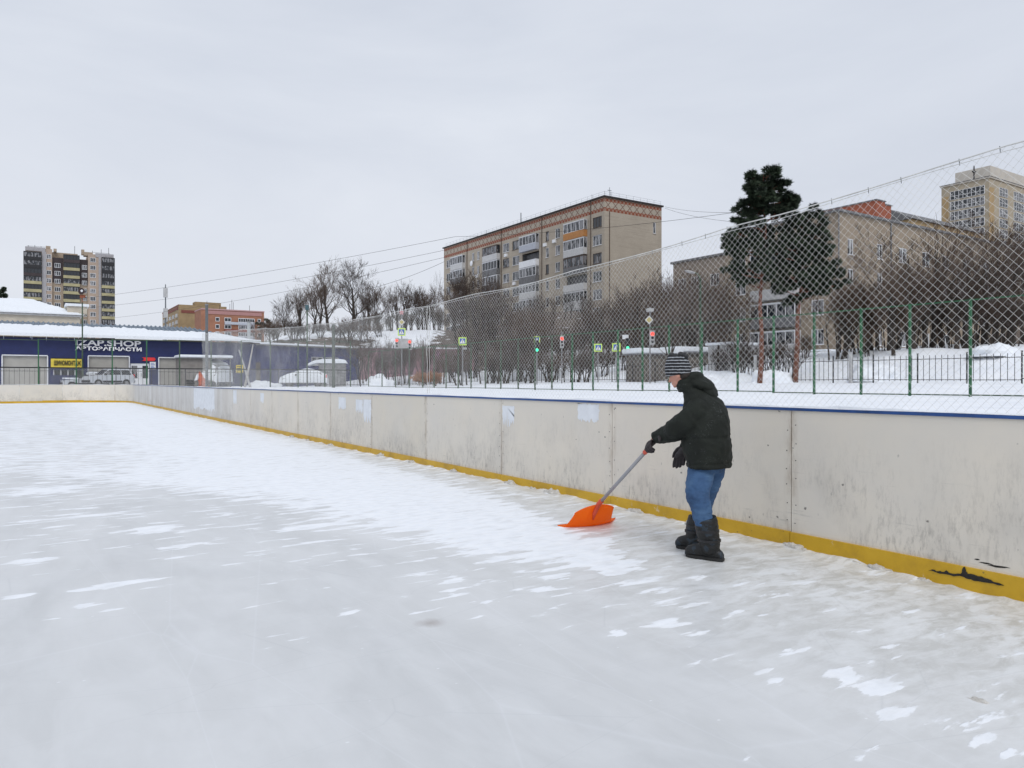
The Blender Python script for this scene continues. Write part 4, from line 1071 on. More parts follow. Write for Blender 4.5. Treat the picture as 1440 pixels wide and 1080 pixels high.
for i in range(n):
    a = lerp(r0, r1, i/n); b = lerp(r0, r1, (i+1)/n)
    def tt(x):
        u = .74 + .10*mn.noise(Vector((x*2.3,0,7))) + .07*mn.noise(Vector((x*9,0,7)))
        if x > 9: u -= .13
        return min(u, max(0.02, (r1-x)/5.0)*.9)
    for j in range(4):
        f0, f1 = j/4, (j+1)/4
        def sp_(x, f):
            t = tt(x)*f; q = (x, lerp(e0y-.08, r_y, t), lerp(e0z, r_z, t) + .17*(1-.75*f)+.05 + .02*mn.noise(Vector((x*1.2, f*4, 1)))); return q
        mb.poly([sp_(a,f0), sp_(b,f0), sp_(b,f1), sp_(a,f1)])
    mb.poly([(a,e0y-.08,e0z-.01),(b,e0y-.08,e0z-.01),sp_(b,0),sp_(a,0)])
mb.build('roof_snow', M_snowobj, root, smooth=True, fix=False)
mb = MB(); mb.box(r0, r1, e0y+.25, SY-.003, SE-.08, SE+.0); mb.build('eave', simple('eave_timber', (.10,.09,.085), .8, .3), root)
mb = MB(); rr = random.Random(3)
for i in range(90):
    x = rr.uniform(r0, 4); L = rr.uniform(.08,.38)*(1 if rr.random()<.4 else .5); mb.tube([(x,e0y-.0,e0z),(x,e0y-.0,e0z-L)], [.025,.004], 4)
mb.build('icicles', simple('icicle_ice', (.6,.65,.72), .25, .1), root)
# lettering (mesh text standing on the fascia)
def text_mesh(s, size, width, loc, mat, parent, name, depth=.03, bold=.012, sxx=1.0):
    cu = bpy.data.curves.new(name, 'FONT'); cu.body = s; cu.size = size; cu.extrude = depth; cu.offset = bold; cu.align_x = 'LEFT'
    ob = bpy.data.objects.new(name, cu); col.objects.link(ob)
    dg = bpy.context.evaluated_depsgraph_get(); dg.update()
    me = bpy.data.meshes.new_from_object(ob.evaluated_get(dg)); bpy.data.objects.remove(ob)
    xs = [v.co.x for v in me.vertices]; ys = [v.co.y for v in me.vertices]
    if not xs: return None
    k = width/(max(xs)-min(xs)); ky = size/(max(ys)-min(ys)); mx = min(xs); my = min(ys)
    off = ORG.get(parent, Vector((0,0,0)))
    for v in me.vertices:
        x, y, z = v.co; v.co = (loc[0]+(x-mx)*k-off.x, loc[1]-z-off.y, loc[2]+(y-my)*ky-off.z)
    me.materials.clear(); me.materials.append(mat); me.update()
    o = bpy.data.objects.new(name, me); col.objects.link(o); o.parent = parent; ORG[o] = off
    return o
text_mesh('IZAP.SHOP', .50, sx(198)-sx(106), (sx(106), SY-.15, 4.50), M_wletter, root, 'shop_lettering', .04, .012)
text_mesh('АВТОЗАПЧАСТИ', .34, sx(199)-sx(105.5), (sx(105.5), SY-.15, 4.10), M_wletter, root, 'lower_lettering', .04, .014)
mb = MB(); mb.box(sx(71.5), sx(117), SY-.16, SY-.05, 2.60, 3.42); yb = mb.build('sign', M_yelsign, root)
text_mesh('ШИНОМОНТАЖ', .42, sx(113.5)-sx(76), (sx(76), SY-.19, 2.80), M_black, root, 'sign_lettering', .02, .012)
mb = MB()
mb.box(sx(71.5), sx(117), SY-.17, SY-.161, 3.36, 3.42); mb.box(sx(71.5), sx(117), SY-.17, SY-.161, 2.60, 2.66); mb.build('sign_border', M_black, yb)
mb = MB(); mb.prism([(0,0),(sx(217)-sx(200),0),(sx(219)-sx(200),.15),(sx(217)-sx(200),.3),(0,.3),(.15,.15)], (sx(200),SY-.08,3.28), (1,0,0), (0,0,1), (0,.06,0)); mb.build('arrow_sign', M_red, root)
mb = MB(); mb.box(sx(210.5), sx(219), SY-.08, SY-.02, 2.55, 3.2); nb = mb.build('notice_board', M_white, root)
mb = MB()
for k, c in enumerate((3.08,2.95,2.82,2.70)): mb.box(sx(212), sx(217.5 if k % 2 else 216), SY-.09, SY-.081, c-.025, c+.02)
mb.build('notice_lines', M_signblue, nb)
# silver flue
p = at(350, 480, 72); root = empty('flue_pipe', (p.x, p.y, 4), label='pale metal flue pipe at the right end of the snowy shop roof', cat='chimney')
mb = MB(); mb.tube([(p.x,p.y,3.5),(p.x,p.y,at(350,453,72).z)], .17, 10); mb.build('pipe', simple('flue_steel',(.45,.47,.48),.4,.15), root); mb = MB(); mb.tube([(p.x,p.y,at(350,453,72).z),(p.x,p.y,at(350,451.5,72).z)], .22, 10); mb.build('cap', M_grey, root)

# side wing in faded blue
pa = at(345, 0, 70); pb = at(505, 0, 80.5); pa.z = pb.z = 0
d = (pb-pa); L = d.length; d.normalize(); nn = Vector((d.y,-d.x,0))
if (Vector((0,0,0))-pa).dot(nn) < 0: nn = -nn
root = empty('blue_warehouse', (pa.x, pa.y, 1.0), label='faded blue corrugated shed wing with two small windows', cat='warehouse')
def zt_w(s): return 4.95
hw = [(L*.545, L*.655, 3.15, 4.0), (L*.675, L*.80, 3.15, 4.0)]
mb = MB(); facade(mb, (pa.x,pa.y,0), d, L, .6, 4.95, hw+[(.5, L*.12, .7, 3.3)], .15, nn)
q = pb - nn*9; mb.poly([(pb.x,pb.y,.6),(q.x,q.y,.6),(q.x,q.y,4.95),(pb.x,pb.y,4.95)]); mb.build('wall', M_navy2, root, fix=False)
R = Matrix((d, nn, Vector((0,0,1)))).transposed()
mb = MB(); s_ = 0
while s_ < L:
    if not any(h[0]-.1 < s_ < h[1]+.1 for h in hw) and s_ > L*.13: mb.box(s_, s_+.06, .003, .03, .9, 4.93, R, pa)
    s_ += .3
mb.build('rib', M_navy2, root)
for h in hw: window(root, (pa.x,pa.y), d, nn, h, M_wp, 2)
mb = MB(); mb.box(-.2, L+.3, -9, .35, 4.953, 5.05, R, pa); mb.build('roof', M_dk, root)
mb = MB(); mb.box(-.1, L+.25, -9, .38, 5.053, 5.24, R, pa); mb.build('roof_snow', M_snowobj, root, bevel=.05)
mb = MB(); mb.box(.5, L*.12, -.1, -.04, .8, 3.3, R, pa); mb.build('gate', simple('brown_gate', (.12,.10,.085), .8, .2), root)
# yellow notice
p = at(337, 517, 66.5); root = empty('warning_sign', (p.x,p.y,1), label='small yellow notice on a post in front of the brown shed gate', cat='sign')
mb = MB(); mb.box(-.32,.32,-.02,.0,2.25,2.95, Matrix.Rotation(-.57,3,'Z'), Vector((p.x,p.y,0))); mb.build('panel', M_yelsign, root)
mb = MB()
for z in (2.78,2.62,2.45): mb.box(-.24,.24,-.028,-.021,z,z+.06, Matrix.Rotation(-.57,3,'Z'), Vector((p.x,p.y,0)))
mb.build('printed_lines', M_black, root)
mb = MB(); mb.tube([(p.x+.02,p.y+.06,.9),(p.x+.02,p.y+.06,2.9)], .03, 6); mb.build('post', M_dark, root)

# beige warehouse behind the shop with snowy roof
root = empty('warehouse', (-15, 95, 1), label='beige warehouse with deep snow on its roof behind the shop', cat='warehouse')
def hx(px, Y): q = at(px, 536, Y); return q
wy = 100.0
def wxp(px): t = (px-720)/F; return wy*(SA+CA*t)/(CA-SA*t)
xa, xb = wxp(-60), wxp(113); 
def zat(px, py): 
    x = wxp(px); Yc = x*SA+wy*CA; return EYE+(536-py)*Yc/F
ze = zat(60, 441); zr = zat(40, 424)+.9
mb = MB(); mb.box(xa, xb, wy, wy+16, .5, ze); mb.build('wall', M_beigew, root)
mb = MB(); mb.box(xa-.3, xb+.3, wy-.3, wy-.003, ze-.25, ze); mb.box(xa-.02, xb+.02, wy-.12, wy-.003, ze-1.2, ze-1.05); mb.build('cornice', M_lgrey, root)
mb = MB(); n = 40
for i in range(n):
    a = lerp(xa-.4, xb+.4, i/n); b = lerp(xa-.4, xb+.4, (i+1)/n)
    for j in range(8):
        def rp(x, f):
            hip = max(0, min(1, (xb+.4-x)/5.0)); f2 = min(f, hip); return (x, wy-.45+8*f, ze+.1+(zr-ze)*min(f2, 1)+.12*mn.noise(Vector((x*.5, f*5, 2))))
        mb.poly([rp(a,j/8), rp(b,j/8), rp(b,(j+1)/8), rp(a,(j+1)/8)])
    mb.poly([(a,wy-.45,ze-.02),(b,wy-.45,ze-.02),rp(b,0),rp(a,0)])
mb.build('roof_snow', M_snowobj, root, smooth=True, fix=False)
x_ = wxp(95); mb = MB(); mb.box(x_, x_+2.0, wy+.2, wy+3, ze+.2, zat(95,430)); mb.build('dormer', M_beigew, root)
mb = MB(); mb.box(x_-.2, x_+2.2, wy, wy+3.2, zat(95,430)+.003, zat(95,430)+.3); mb.build('dormer_snow', M_snowobj, root)

# grey kiosk, snow heap, tyres, wrapped bundle
p = Vector((wpx(254,67.5),0,0)); R33 = Matrix.Rotation(0, 3, 'Z')
root = empty('grey_kiosk', (p.x, p.y+1.5, 1.0), label='grey-brown kiosk with flat snow-covered roof beside the grey pole', cat='kiosk')
xk = p.x; yk = 67.5
mb = MB(); mb.box(xk, xk+2.4, yk, yk+2.5, .8, 3.42); mb.build('wall', simple('kiosk_panel', (.22,.205,.19), .8, .15), root)
mb = MB(); mb.box(xk-.1, xk+4.2, yk-.25, yk+2.7, 3.423, 3.50); mb.build('roof', M_dk, root)
mb = MB(); mb.box(xk-.12, xk+4.2, yk-.27, yk+2.7, 3.503, 3.74); mb.build('roof_snow', M_snowobj, root, bevel=.06)
mb = MB(); mb.box(xk+3.95, xk+4.05, yk-.1, yk, .8, 3.42); mb.build('post', M_dk, root)

def mound(name, c, rx, ry, h, seed, mat=None, pw=.8):
    mb = MB(); n, m = 30, 10
    for i in range(m+1):
        ph = math.pi*.5*i/m
        for k in range(n):
            t = 2*math.pi*k/n; x = math.cos(t)*math.cos(ph)**pw; y = math.sin(t)*math.cos(ph)**pw; z = math.sin(ph)
            q = 1+.35*mn.noise(Vector((x*2+seed, y*2, z*2)))+.12*mn.noise(Vector((x*6+seed, y*6, z*6)))
            mb.v.append((x*rx*q, y*ry*q, z*h*q))
    for i in range(m):
        for k in range(n):
            k2 = (k+1) % n; mb.f.append((i*n+k, i*n+k2, (i+1)*n+k2, (i+1)*n+k)); mb.mi.append(0)
    mb.f.append(tuple(m*n+k for k in range(n))); mb.mi.append(0)
    o = mb.build(name, mat or M_snowobj, smooth=True, fix=False); o.location = c; return o

# ------------------------------------------------------------------ vehicles
def car(name, label, kind='suv', paint=None, snow=False, L=3.95, Wd=1.7, H=1.64, group=None):
    root = empty(name, (0,0,0), label=label, cat='car', group=group)
    hw = Wd/2
    if kind == 'suv':
        body = [(-L/2,.42),(-L/2,.80),(-L/2+.08,.94),(-.95,1.02),(-.62,1.06),(L/2-.12,1.04),(L/2,.90),(L/2,.42)]
        cab = [(-.98,1.02),(-.30,H-.06),(-.1,H),(L/2-.45,H-.02),(L/2-.12,1.04)]
    else:
        body = [(-L/2,.35),(-L/2,.62),(-L/2+.15,.80),(-.8,.92),(-.5,.95),(L/2-.6,.95),(L/2-.05,.88),(L/2,.35)]
        cab = [(-.85,.92),(-.1,H-.04),(.1,H),(.75,H-.03),(L/2-.55,.95)]
    # wheel arches cut into the lower outline
    def arch(cx, r=.37, n=8): return [(cx+r*math.cos(math.pi*k/n), .33+r*math.sin(math.pi*k/n)) for k in range(n+1)]
    w1, w2 = -L/2+.72, L/2-.78
    low = [(L/2,.42 if kind=='suv' else .35)] + [(x,max(z,.30)) for x, z in arch(w2)] + [(x,max(z,.30)) for x, z in arch(w1)]
    outline = body[:-1] + low
    mb = MB(); mb.prism(outline, (0,-hw,0), (1,0,0), (0,0,1), (0,Wd,0))
    b = mb.build('body', paint or M_carpaint, root, local=True)
    mb = MB(); n0 = len(cab)
    A = [(x, -hw+.04 if z < 1.1 else -hw+.18, z) for x, z in cab]; B = [(x, hw-.04 if z < 1.1 else hw-.18, z) for x, z in cab]
    mb.poly(A); mb.poly(B[::-1])
    for i in range(n0-1): mb.poly([A[i], A[i+1], B[i+1], B[i]])
    mb.build('cabin', paint or M_carpaint, root, local=True)
    # side glass: three panes per side, windscreen, rear
    def sidepane(x0, x1, x2, x3, s):
        mb = MB(); zb_, zt_ = (1.08, H-.12) if kind == 'suv' else (.96, H-.12)
        def yy(z): return s*(hw-.04-.14*(z-1.02)/(H-1.02)*1.0 + .006)
        mb.poly([(x0,yy(zb_),zb_),(x1,yy(zb_),zb_),(x2,yy(zt_),zt_),(x3,yy(zt_),zt_)]); return mb
    e = L/2
    for s in (-1, 1):
        for q in ((-.82,-.05,-.05,-.28),(.05,.72,.72,.05),(.82,e-.28,e-.5,.82)): sidepane(*q, s).build('side_window', M_pane, root, local=True, fix=False)
    mb = MB(); a, c = cab[0], cab[1]
    def pt(t, y, o=.012): return (lerp(a[0], c[0], t)-o, y, lerp(a[1], c[1], t)+o)
    mb.poly([pt(.1,-hw+.12), pt(.1,hw-.12), pt(.93,hw-.25), pt(.93,-hw+.25)]); mb.build('windscreen', M_pane, root, local=True, fix=False)
    for (x, s) in ((w1,-1),(w1,1),(w2,-1),(w2,1)):
        y0_ = s*(hw-.2); mb = MB(); mb.tube([(x, y0_, .33), (x, s*(hw+.01), .33)], .33, 20); w = mb.build('wheel', M_rubber, root, local=True)
        mb = MB(); mb.tube([(x, s*(hw+.011), .33), (x, s*(hw+.02), .33)], .19, 14); mb.build('rim', M_grey, w, local=True)
    mb = MB(); mb.box(-L/2-.06, -L/2-.003, -hw+.02, hw-.02, .38, .60); mb.box(L/2+.003, L/2+.06, -hw+.02, hw-.02, .38, .60)
    for s in (-1,1): mb.box(w1+.4, w2-.4, s*hw-.02 if s<0 else s*hw+.003, s*hw-.003 if s<0 else s*hw+.02, .38, .56)
    mb.build('bumper', M_black, root, local=True)
    for s in (-1, 1):
        mb = MB(); mb.box(-L/2-.02, -L/2-.002, s*.55-.14, s*.55+.14, .68, .84); mb.build('headlight', M_white, root, local=True)
        mb = MB(); mb.box(L/2-.06, L/2+.02, s*(hw-.1)-.09, s*(hw-.1)+.105, .80, 1.15); mb.build('tail_light', M_red, root, local=True)
        mb = MB(); mb.box(-.78, -.62, s*(hw+.1)-.07, s*(hw+.1)+.07, 1.05, 1.22); mb.build('mirror', M_black, root, local=True)
    if snow:
        mb = MB(); mb.prism([(x-.02 if i == 0 else x, z+.015) for i, (x, z) in enumerate(cab[1:4])] + [(cab[3][0],H+.14),(cab[2][0],H+.16),(cab[1][0]+.05,H+.08)], (0,-hw+.2,0), (1,0,0), (0,0,1), (0,Wd-.4,0)); mb.build('roof_snow', M_snowobj, root, local=True)
        mb = MB(); mb.box(-L/2+.1, cab[0][0]-.02, -hw+.08, hw-.08, body[3][1]-.02, body[3][1]+.1); mb.build('bonnet_snow', M_snowobj, root, local=True)
    return root
c = car('parked_car', 'silver-grey five-door off-road car parked in front of the shop shutter', paint=simple('silver_white_paint', (.52,.54,.57), .35, .08, metal=.2), snow=False, L=4.05)
def place(o, px, Y, rz, z=None):
    p = at(px, 536, Y); o.location = (p.x, p.y, gz(p.x, p.y)-.03 if z is None else z); o.rotation_euler = (0,0,rz)
c.location = (wpx(153,68.6), 68.6, 1.04); c.rotation_euler = (0,0,math.radians(20)); c.scale = (.86,.86,.9)
mb = MB()
c2 = car('parked_car', 'pale snow-dusted low car mostly hidden behind the silver off-road car', 'sedan', simple('pale_car_paint', (.5,.52,.55), .35, .08, metal=.2), True, 4.2, 1.68, 1.38)
c2.location = (wpx(124,70.6), 70.6, .82); c2.rotation_euler = (0,0,math.radians(4)); c2.scale = (.9,.9,.95)
c3 = car('parked_car', 'car buried under a rounded blanket of snow left of the grey shed box', 'sedan', simple('dark_car_paint', (.16,.17,.19), .4, .08), False, 4.0, 1.7, 1.42)
place(c3, 428, 68, math.radians(-20))
mb = MB(); 
def cover(root, L, Wd, prof, mat):
    mb = MB(); n = 16; rings_ = []
    for i, (x, z) in enumerate(prof):
        for k in range(n+1):
            t = math.pi*k/n; yy = math.cos(t); yy = math.copysign(abs(yy)**.6, yy)*Wd/2; zz = (math.sin(t)**.45)*z
            zz += .05*mn.noise(Vector((x*1.4, yy*1.4, zz*2)))
            mb.v.append((x, yy, max(.42, zz) if 0 < i < len(prof)-1 else zz*.98))
    for i in range(len(prof)-1):
        for k in range(n): a = i*(n+1)+k; mb.f.append((a, a+1, a+n+2, a+n+1)); mb.mi.append(0)
    return mb.build('snow_cover', mat, root, smooth=True, local=True, fix=False)
cover(c3, 4.2, 1.82, [(-2.2,.6),(-2.1,.95),(-1.5,1.2),(-.9,1.4),(-.3,1.66),(.3,1.76),(.9,1.68),(1.5,1.42),(2.0,1.2),(2.15,.8)], M_snowobj)
# snow covered van beside kiosk
root = empty('parked_van', (0,0,0), label='boxy van thickly covered with snow right of the grey pole', cat='van')
mb = MB(); mb.box(-2.0,2.0,-.9,.9,.45,1.95); mb.prism([(-2.7,.45),(-2.7,1.0),(-2.35,1.15),(-2.003,1.75),(-2.003,.45)], (0,-.88,0), (1,0,0), (0,0,1), (0,1.76,0)); mb.build('body', M_grey, root, local=True)
for (x, s) in ((-1.9,-1),(-1.9,1),(1.3,-1),(1.3,1)):
    mb = MB(); mb.tube([(x,s*.75,.35),(x,s*.92,.35)], .34, 16); mb.build('wheel', M_rubber, root, local=True)
cover(root, 4.6, 2.1, [(-2.8,.6),(-2.7,1.15),(-2.3,1.4),(-1.9,2.1),(-1.0,2.32),(.2,2.36),(1.4,2.3),(2.0,2.1),(2.1,1.0)], M_snowobj)
root.location = (wpx(301,69.6), 69.6, 1.0); root.rotation_euler = (0,0,math.radians(62))
# grey shed box with snow
p = at(468, 536, 72)
root = empty('metal_shed', (p.x, p.y, gz(p.x,p.y)), rz=math.radians(-22), label='grey corrugated shed box with a thick snow cap behind the fence', cat='shed')
mb = MB(); mb.box(-1.25,1.25,-1.2,1.2,-.1,2.25)
for i in range(10): mb.box(-1.2+i*.26,-1.12+i*.26,-1.24,-1.203,0,2.2)
mb.build('wall', M_grey, root, local=True)
mb = MB(); n = 14
pr = [(-2.3,2.0),(-2.2,2.25),(-1.7,2.5),(-.9,2.66),(.6,2.68),(1.2,2.6),(1.42,2.3),(1.4,2.255),(-1.5,2.255)]
mb.prism(pr, (0,-1.35,0), (1,0,0), (0,0,1), (0,2.7,0)); mb.build('snow_cap', M_snowobj, root, local=True, bevel=.06)
# tyres and wrapped bundle by the kiosk
p = Vector((wpx(267,66.3),0,0))
for k in range(3):
    q = Vector((p.x+(k%2)*.06, 66.3, 1.0+.21*k)); mb = MB(); n, m = 20, 8
    for i in range(n):
        for j in range(m):
            a = 2*math.pi*i/n; b = 2*math.pi*j/m; r = .25+.10*math.cos(b); mb.v.append((r*math.cos(a), r*math.sin(a), .1+.1*math.sin(b)))
    for i in range(n):
        for j in range(m): mb.f.append((i*m+j, ((i+1)%n)*m+j, ((i+1)%n)*m+(j+1)%m, i*m+(j+1)%m)); mb.mi.append(0)
    o = mb.build('tyre', M_rubber, smooth=True); o.location = q
    tag(o, ['old tyre at the bottom of the small stack left of the grey pole', 'old tyre in the middle of the small stack left of the grey pole', 'old tyre on top of the small stack left of the grey pole'][k], 'tyre', 'stacked tyres beside the kiosk')
p = Vector((wpx(287,65.9),0,0)); mb = MB(); rr = []
for i in range(9):
    t = i/8; rr.append((Vector((p.x-.35*t, 65.9, .95+1.35*t)), Vector(((.34*(1-t**1.5)+.06)*(1+.1*math.sin(i*2)),0,0)), Vector((0,.3*(1-t)+.06,0))))
mb.rings(rr, 12); o = mb.build('covered_bundle', M_rust, smooth=True); tag(o, 'upright orange-red wrapped bundle just right of the grey pole base', 'bundle')

# pink garden wall, road furniture
pa = at(506, 0, 80); pb = at(668, 0, 84); d = (pb-pa); d.z = 0; L = d.length; d.normalize(); nn = Vector((d.y,-d.x,0)); R = Matrix((d, nn, Vector((0,0,1)))).transposed(); pa.z = 0
root = empty('pink_wall', (pa.x,pa.y,2), label='faded pink plastered wall beyond the road, right of the blue shed', cat='wall')
mb = MB(); mb.box(0, L, -.3, 0, 1, 5.1, R, pa); mb.build('wall', M_pink, root)
mb = MB(); mb.box(-.1, L+.1, -.4, .1, 5.103, 5.25, R, pa); mb.build('coping', M_snowobj, root)
mb = MB(); 
s_ = 2
while s_ < L: mb.box(s_, s_+.35, .003, .12, 1, 4.9, R, pa); s_ += 3.2
mb.build('pilaster', simple('purple_pilaster', (.22,.12,.18), .8, .2), root)

FACE = -math.radians(33)
def road_pole(name, label, px, Y, top_py, items, group=None, cat='sign', mat=None, r=.05):
    """items: (kind, dx, picture y centre, size)"""
    p = at(px, 536, Y); g = gz(p.x, p.y); zt = at(px, top_py, Y).z
    root = empty(name, (p.x,p.y,g), rz=FACE, label=label, cat=cat, group=group)
    mb = MB(); mb.tube([(0,0,-.3),(0,0,zt-g)], r, 8); mb.build('pole', mat or M_grey, root, local=True)
    for kind, dx, py, sz in items:
        z = at(px, py, Y).z-g; mb = MB(); h = sz/2
        if kind == 'zebra':
            mb.box(dx-h,dx+h,-.10,-.06,z-h,z+h); s1 = mb.build('sign_plate', M_ltgreen, root, local=True)
            q = h*.72; mb = MB(); mb.box(dx-q,dx+q,-.112,-.101,z-q,z+q); mb.build('blue_field', M_signblue, s1, local=True)
            mb = MB(); t = q*.92; mb.prism([(dx-t,z-t*.85),(dx,z+t*.9),(dx+t,z-t*.85)], (0,-.122,0), (1,0,0), (0,0,1), (0,.009,0)); mb.build('white_triangle', M_wletter, s1, local=True)
            # walking figure
            mb = MB(); Y_ = -.128
            mb.tube([(dx,Y_,z+q*.38),(dx+.001,Y_-.006,z+q*.38)], q*.12, 8)
            for (a, b) in (((0,.25),(0,-.15)),((0,-.15),(-.28,-.7)),((0,-.15),(.26,-.7)),((0,.18),(-.22,-.1)),((0,.18),(.22,-.08))):
                mb.tube([(dx+a[0]*q,Y_,z+a[1]*q),(dx+b[0]*q,Y_,z+b[1]*q)], q*.065, 4)
            mb.build('walking_figure', M_black, s1, local=True)
        elif kind == 'diamond':
            mb.prism([(dx-h,z),(dx,z-h),(dx+h,z),(dx,z+h)], (0,-.1,0), (1,0,0), (0,0,1), (0,.03,0)); s1 = mb.build('diamond_sign', M_white, root, local=True)
            k = h*.72; mb = MB(); mb.prism([(dx-k,z),(dx,z-k),(dx+k,z),(dx,z+k)], (0,-.11,0), (1,0,0), (0,0,1), (0,.009,0)); mb.build('yellow_field', simple('priority_yellow', (.50,.42,.16), .5, .05), s1, local=True)
        elif kind == 'plate':
            mb.box(dx-h,dx+h,-.1,-.07,z-h*.7,z+h*.7); mb.build('plate', M_white, root, local=True)
        elif kind in ('red', 'green'):
            mb.box(dx-.16,dx+.16,-.30,-.06,z-.75,z+.25); s1 = mb.build('signal_head', M_lgrey if kind == 'red' else M_dark, root, local=True, bevel=.02)
            for j, dz in enumerate((0,-.27,-.54)):
                lit = (kind == 'red' and j == 0) or (kind == 'green' and j == 2)
                mb = MB(); mb.tube([(dx,-.335,z+dz),(dx,-.302,z+dz)], .13 if lit else .1, 12); mb.build('lamp', (M_redlamp if kind == 'red' else M_grnlamp) if lit else M_black, s1, local=True)
        elif kind == 'board':
            mb.box(dx-h*1.0,dx+h*1.0,-.07,-.04,z-h,z+h); mb.build('backing_board', M_lgrey, root, local=True)
        elif kind == 'star':
            pts = []
            for j in range(10):
                rr_ = h if j % 2 == 0 else h*.45; a = math.pi/2+j*math.pi/5; pts.append((dx+rr_*math.cos(a), z+rr_*math.sin(a)))
            mb.prism(pts, (0,-.1,0), (1,0,0), (0,0,1), (0,.05,0)); mb.build('star', simple('pink_red_plastic', (.62,.25,.27), .6, .1), root, local=True)
        elif kind == 'box':
            mb.box(dx-h,dx+h,-.35,.35,z-h*.5,z+h*.5); mb.build('box', M_lgrey, root, local=True)
    return root
road_pole('crossing_sign', 'pedestrian crossing sign with pale plate just right of the vertical net seam', 650.5, 62, 472, [('zebra',0,480,.66),('box',.2,490,.30)])
road_pole('crossing_sign', 'narrow crossing sign on a pole with a lit green signal below it', 755, 60, 470, [('zebra',0,477.5,.48),('green',0,483,.2)])
road_pole('traffic_light', 'traffic light showing red near the middle of the hidden thicket', 790, 61, 466, [('red',0,476.5,.2)], cat='traffic light')
road_pole('crossing_sign', 'left one of the two adjacent crossing signs left of the person\'s hat', 841, 59, 480, [('zebra',0,489,.62)])
road_pole('crossing_sign', 'right one of the two adjacent crossing signs left of the person\'s hat', 866.5, 59, 480, [('zebra',0,488.5,.66)])
road_pole('traffic_light', 'traffic light with green lamp and small plate right of the crossing signs', 881, 60, 470, [('green',.05,480,.2),('plate',-.1,474,.5)], cat='traffic light')
road_pole('traffic_light', 'red traffic light under a yellow diamond sign and a white box above the hat', 914, 52.5, 432, [('box',0,436,.42),('diamond',-.08,450,.60),('red',.12,470,.2)], cat='traffic light')
road_pole('traffic_light', 'twin red traffic lights with crossing sign, yellow diamond and red star decoration', 565, 70, 434, [('star',0,439.5,.55),('diamond',0,453,.62),('zebra',0,467,.72),('board',.15,483,.9),('red',-.42,479,.2),('red',.80,481,.2)], cat='traffic light')
# street lamps
def street_lamp(px, Y, top_py, label, mat, arm=-1.2, head=M_lgrey):
    p = at(px, 536, Y); g = gz(p.x,p.y); zt = at(px, top_py, Y).z-g
    root = empty('street_lamp', (p.x,p.y,g), rz=FACE, label=label, cat='street lamp')
    mb = MB(); pts = [(0,0,-.3),(0,0,zt-.6),(arm*.15,0,zt-.15),(arm*.5,0,zt)]; mb.tube(pts, [.09,.06,.045,.04], 8); mb.build('pole', mat, root, local=True)
    mb = MB(); mb.ell((arm*.8,0,zt+.03), (abs(arm)*.42,0,-.08), (0,.17,0), (0,0,.09), 12, 6); mb.build('lamp_head', head, root, local=True, smooth=True)
street_lamp(985, 50, 383, 'green street lamp pole with pale head in front of the far brick block', M_grn2, -.9)
# posts left of centre
for (px, Y, tpy, lb, m_) in ((432, 66, 436, 'slim dark pole with box on top above the blue shed', M_grn2), (469, 58, 456, 'stout grey-green post standing between the fence posts', simple('grey_green_post', (.085,.10,.085), .7, .2))):
    p = at(px, 536, Y); g = gz(p.x,p.y); root = empty('utility_pole', (p.x,p.y,g), rz=FACE, label=lb, cat='pole'); zt = at(px, tpy, Y).z-g
    r = .06 if px == 432 else .12
    mb = MB(); mb.tube([(0,0,-.2),(0,0,zt)], [r*1.1,r], 8); mb.build('post', m_, root, local=True)
    mb = MB(); mb.box(-.14,.14,-.1,.1,zt+.003,zt+.45) if px == 432 else mb.box(-.2,.2,-.2,.2,zt+.003,zt+.08); mb.build('top_box', simple('teal_box', (.06,.12,.14), .6, .2) if px == 432 else M_grey, root, local=True)
p = at(116, 536, 61.2); root = empty('speaker_pole', (p.x,p.y,1), rz=FACE, label='thin green pole topped by a round dark loudspeaker near the tower', cat='pole'); zt = at(116,410,61.2).z-1
mb = MB(); mb.tube([(0,0,-.2),(0,0,zt-.9)], [.07,.045], 8); mb.build('post', M_grn2, root, local=True)
mb = MB(); mb.tube([(.05,.15,zt),(.05,-.1,zt),(.05,-.22,zt)], [.12,.2,.27], 16); sp = mb.build('horn', simple('dark_maroon', (.03,.012,.012), .5, .2), root, local=True)
mb = MB(); mb.tube([(.1,-.26,zt+.03),(.1,-.23,zt+.03)], .10, 12); mb.build('horn_centre', M_white, sp, local=True)
mb = MB(); mb.box(-.14,.2,-.1,.1,zt-.52,zt-.28); mb.tube([(0,0,zt-.9),(0,0,zt-.4)], .03, 6); mb.build('bracket', simple('rust_brown', (.25,.07,.03), .7, .2), root, local=True)
# leaning bare poles beside the gate
for i, (a, b) in enumerate((((344,541),(356,484)), ((352,541),(336,492)))):
    q0 = at(*a, 60); q1 = at(*b, 60); mb = MB(); q0.z = .95; mb.tube([q0, lerp(q0,q1,.5)+Vector((.03,0,.02)), q1], [.10,.08,.04], 8); o = mb.build('leaning_trunk', M_birch if i == 0 else M_lgrey)
    tag(o, ['pale bare trunk leaning right in front of the brown shed gate', 'thin grey trunk leaning left across the brown shed gate'][i], 'tree trunk')

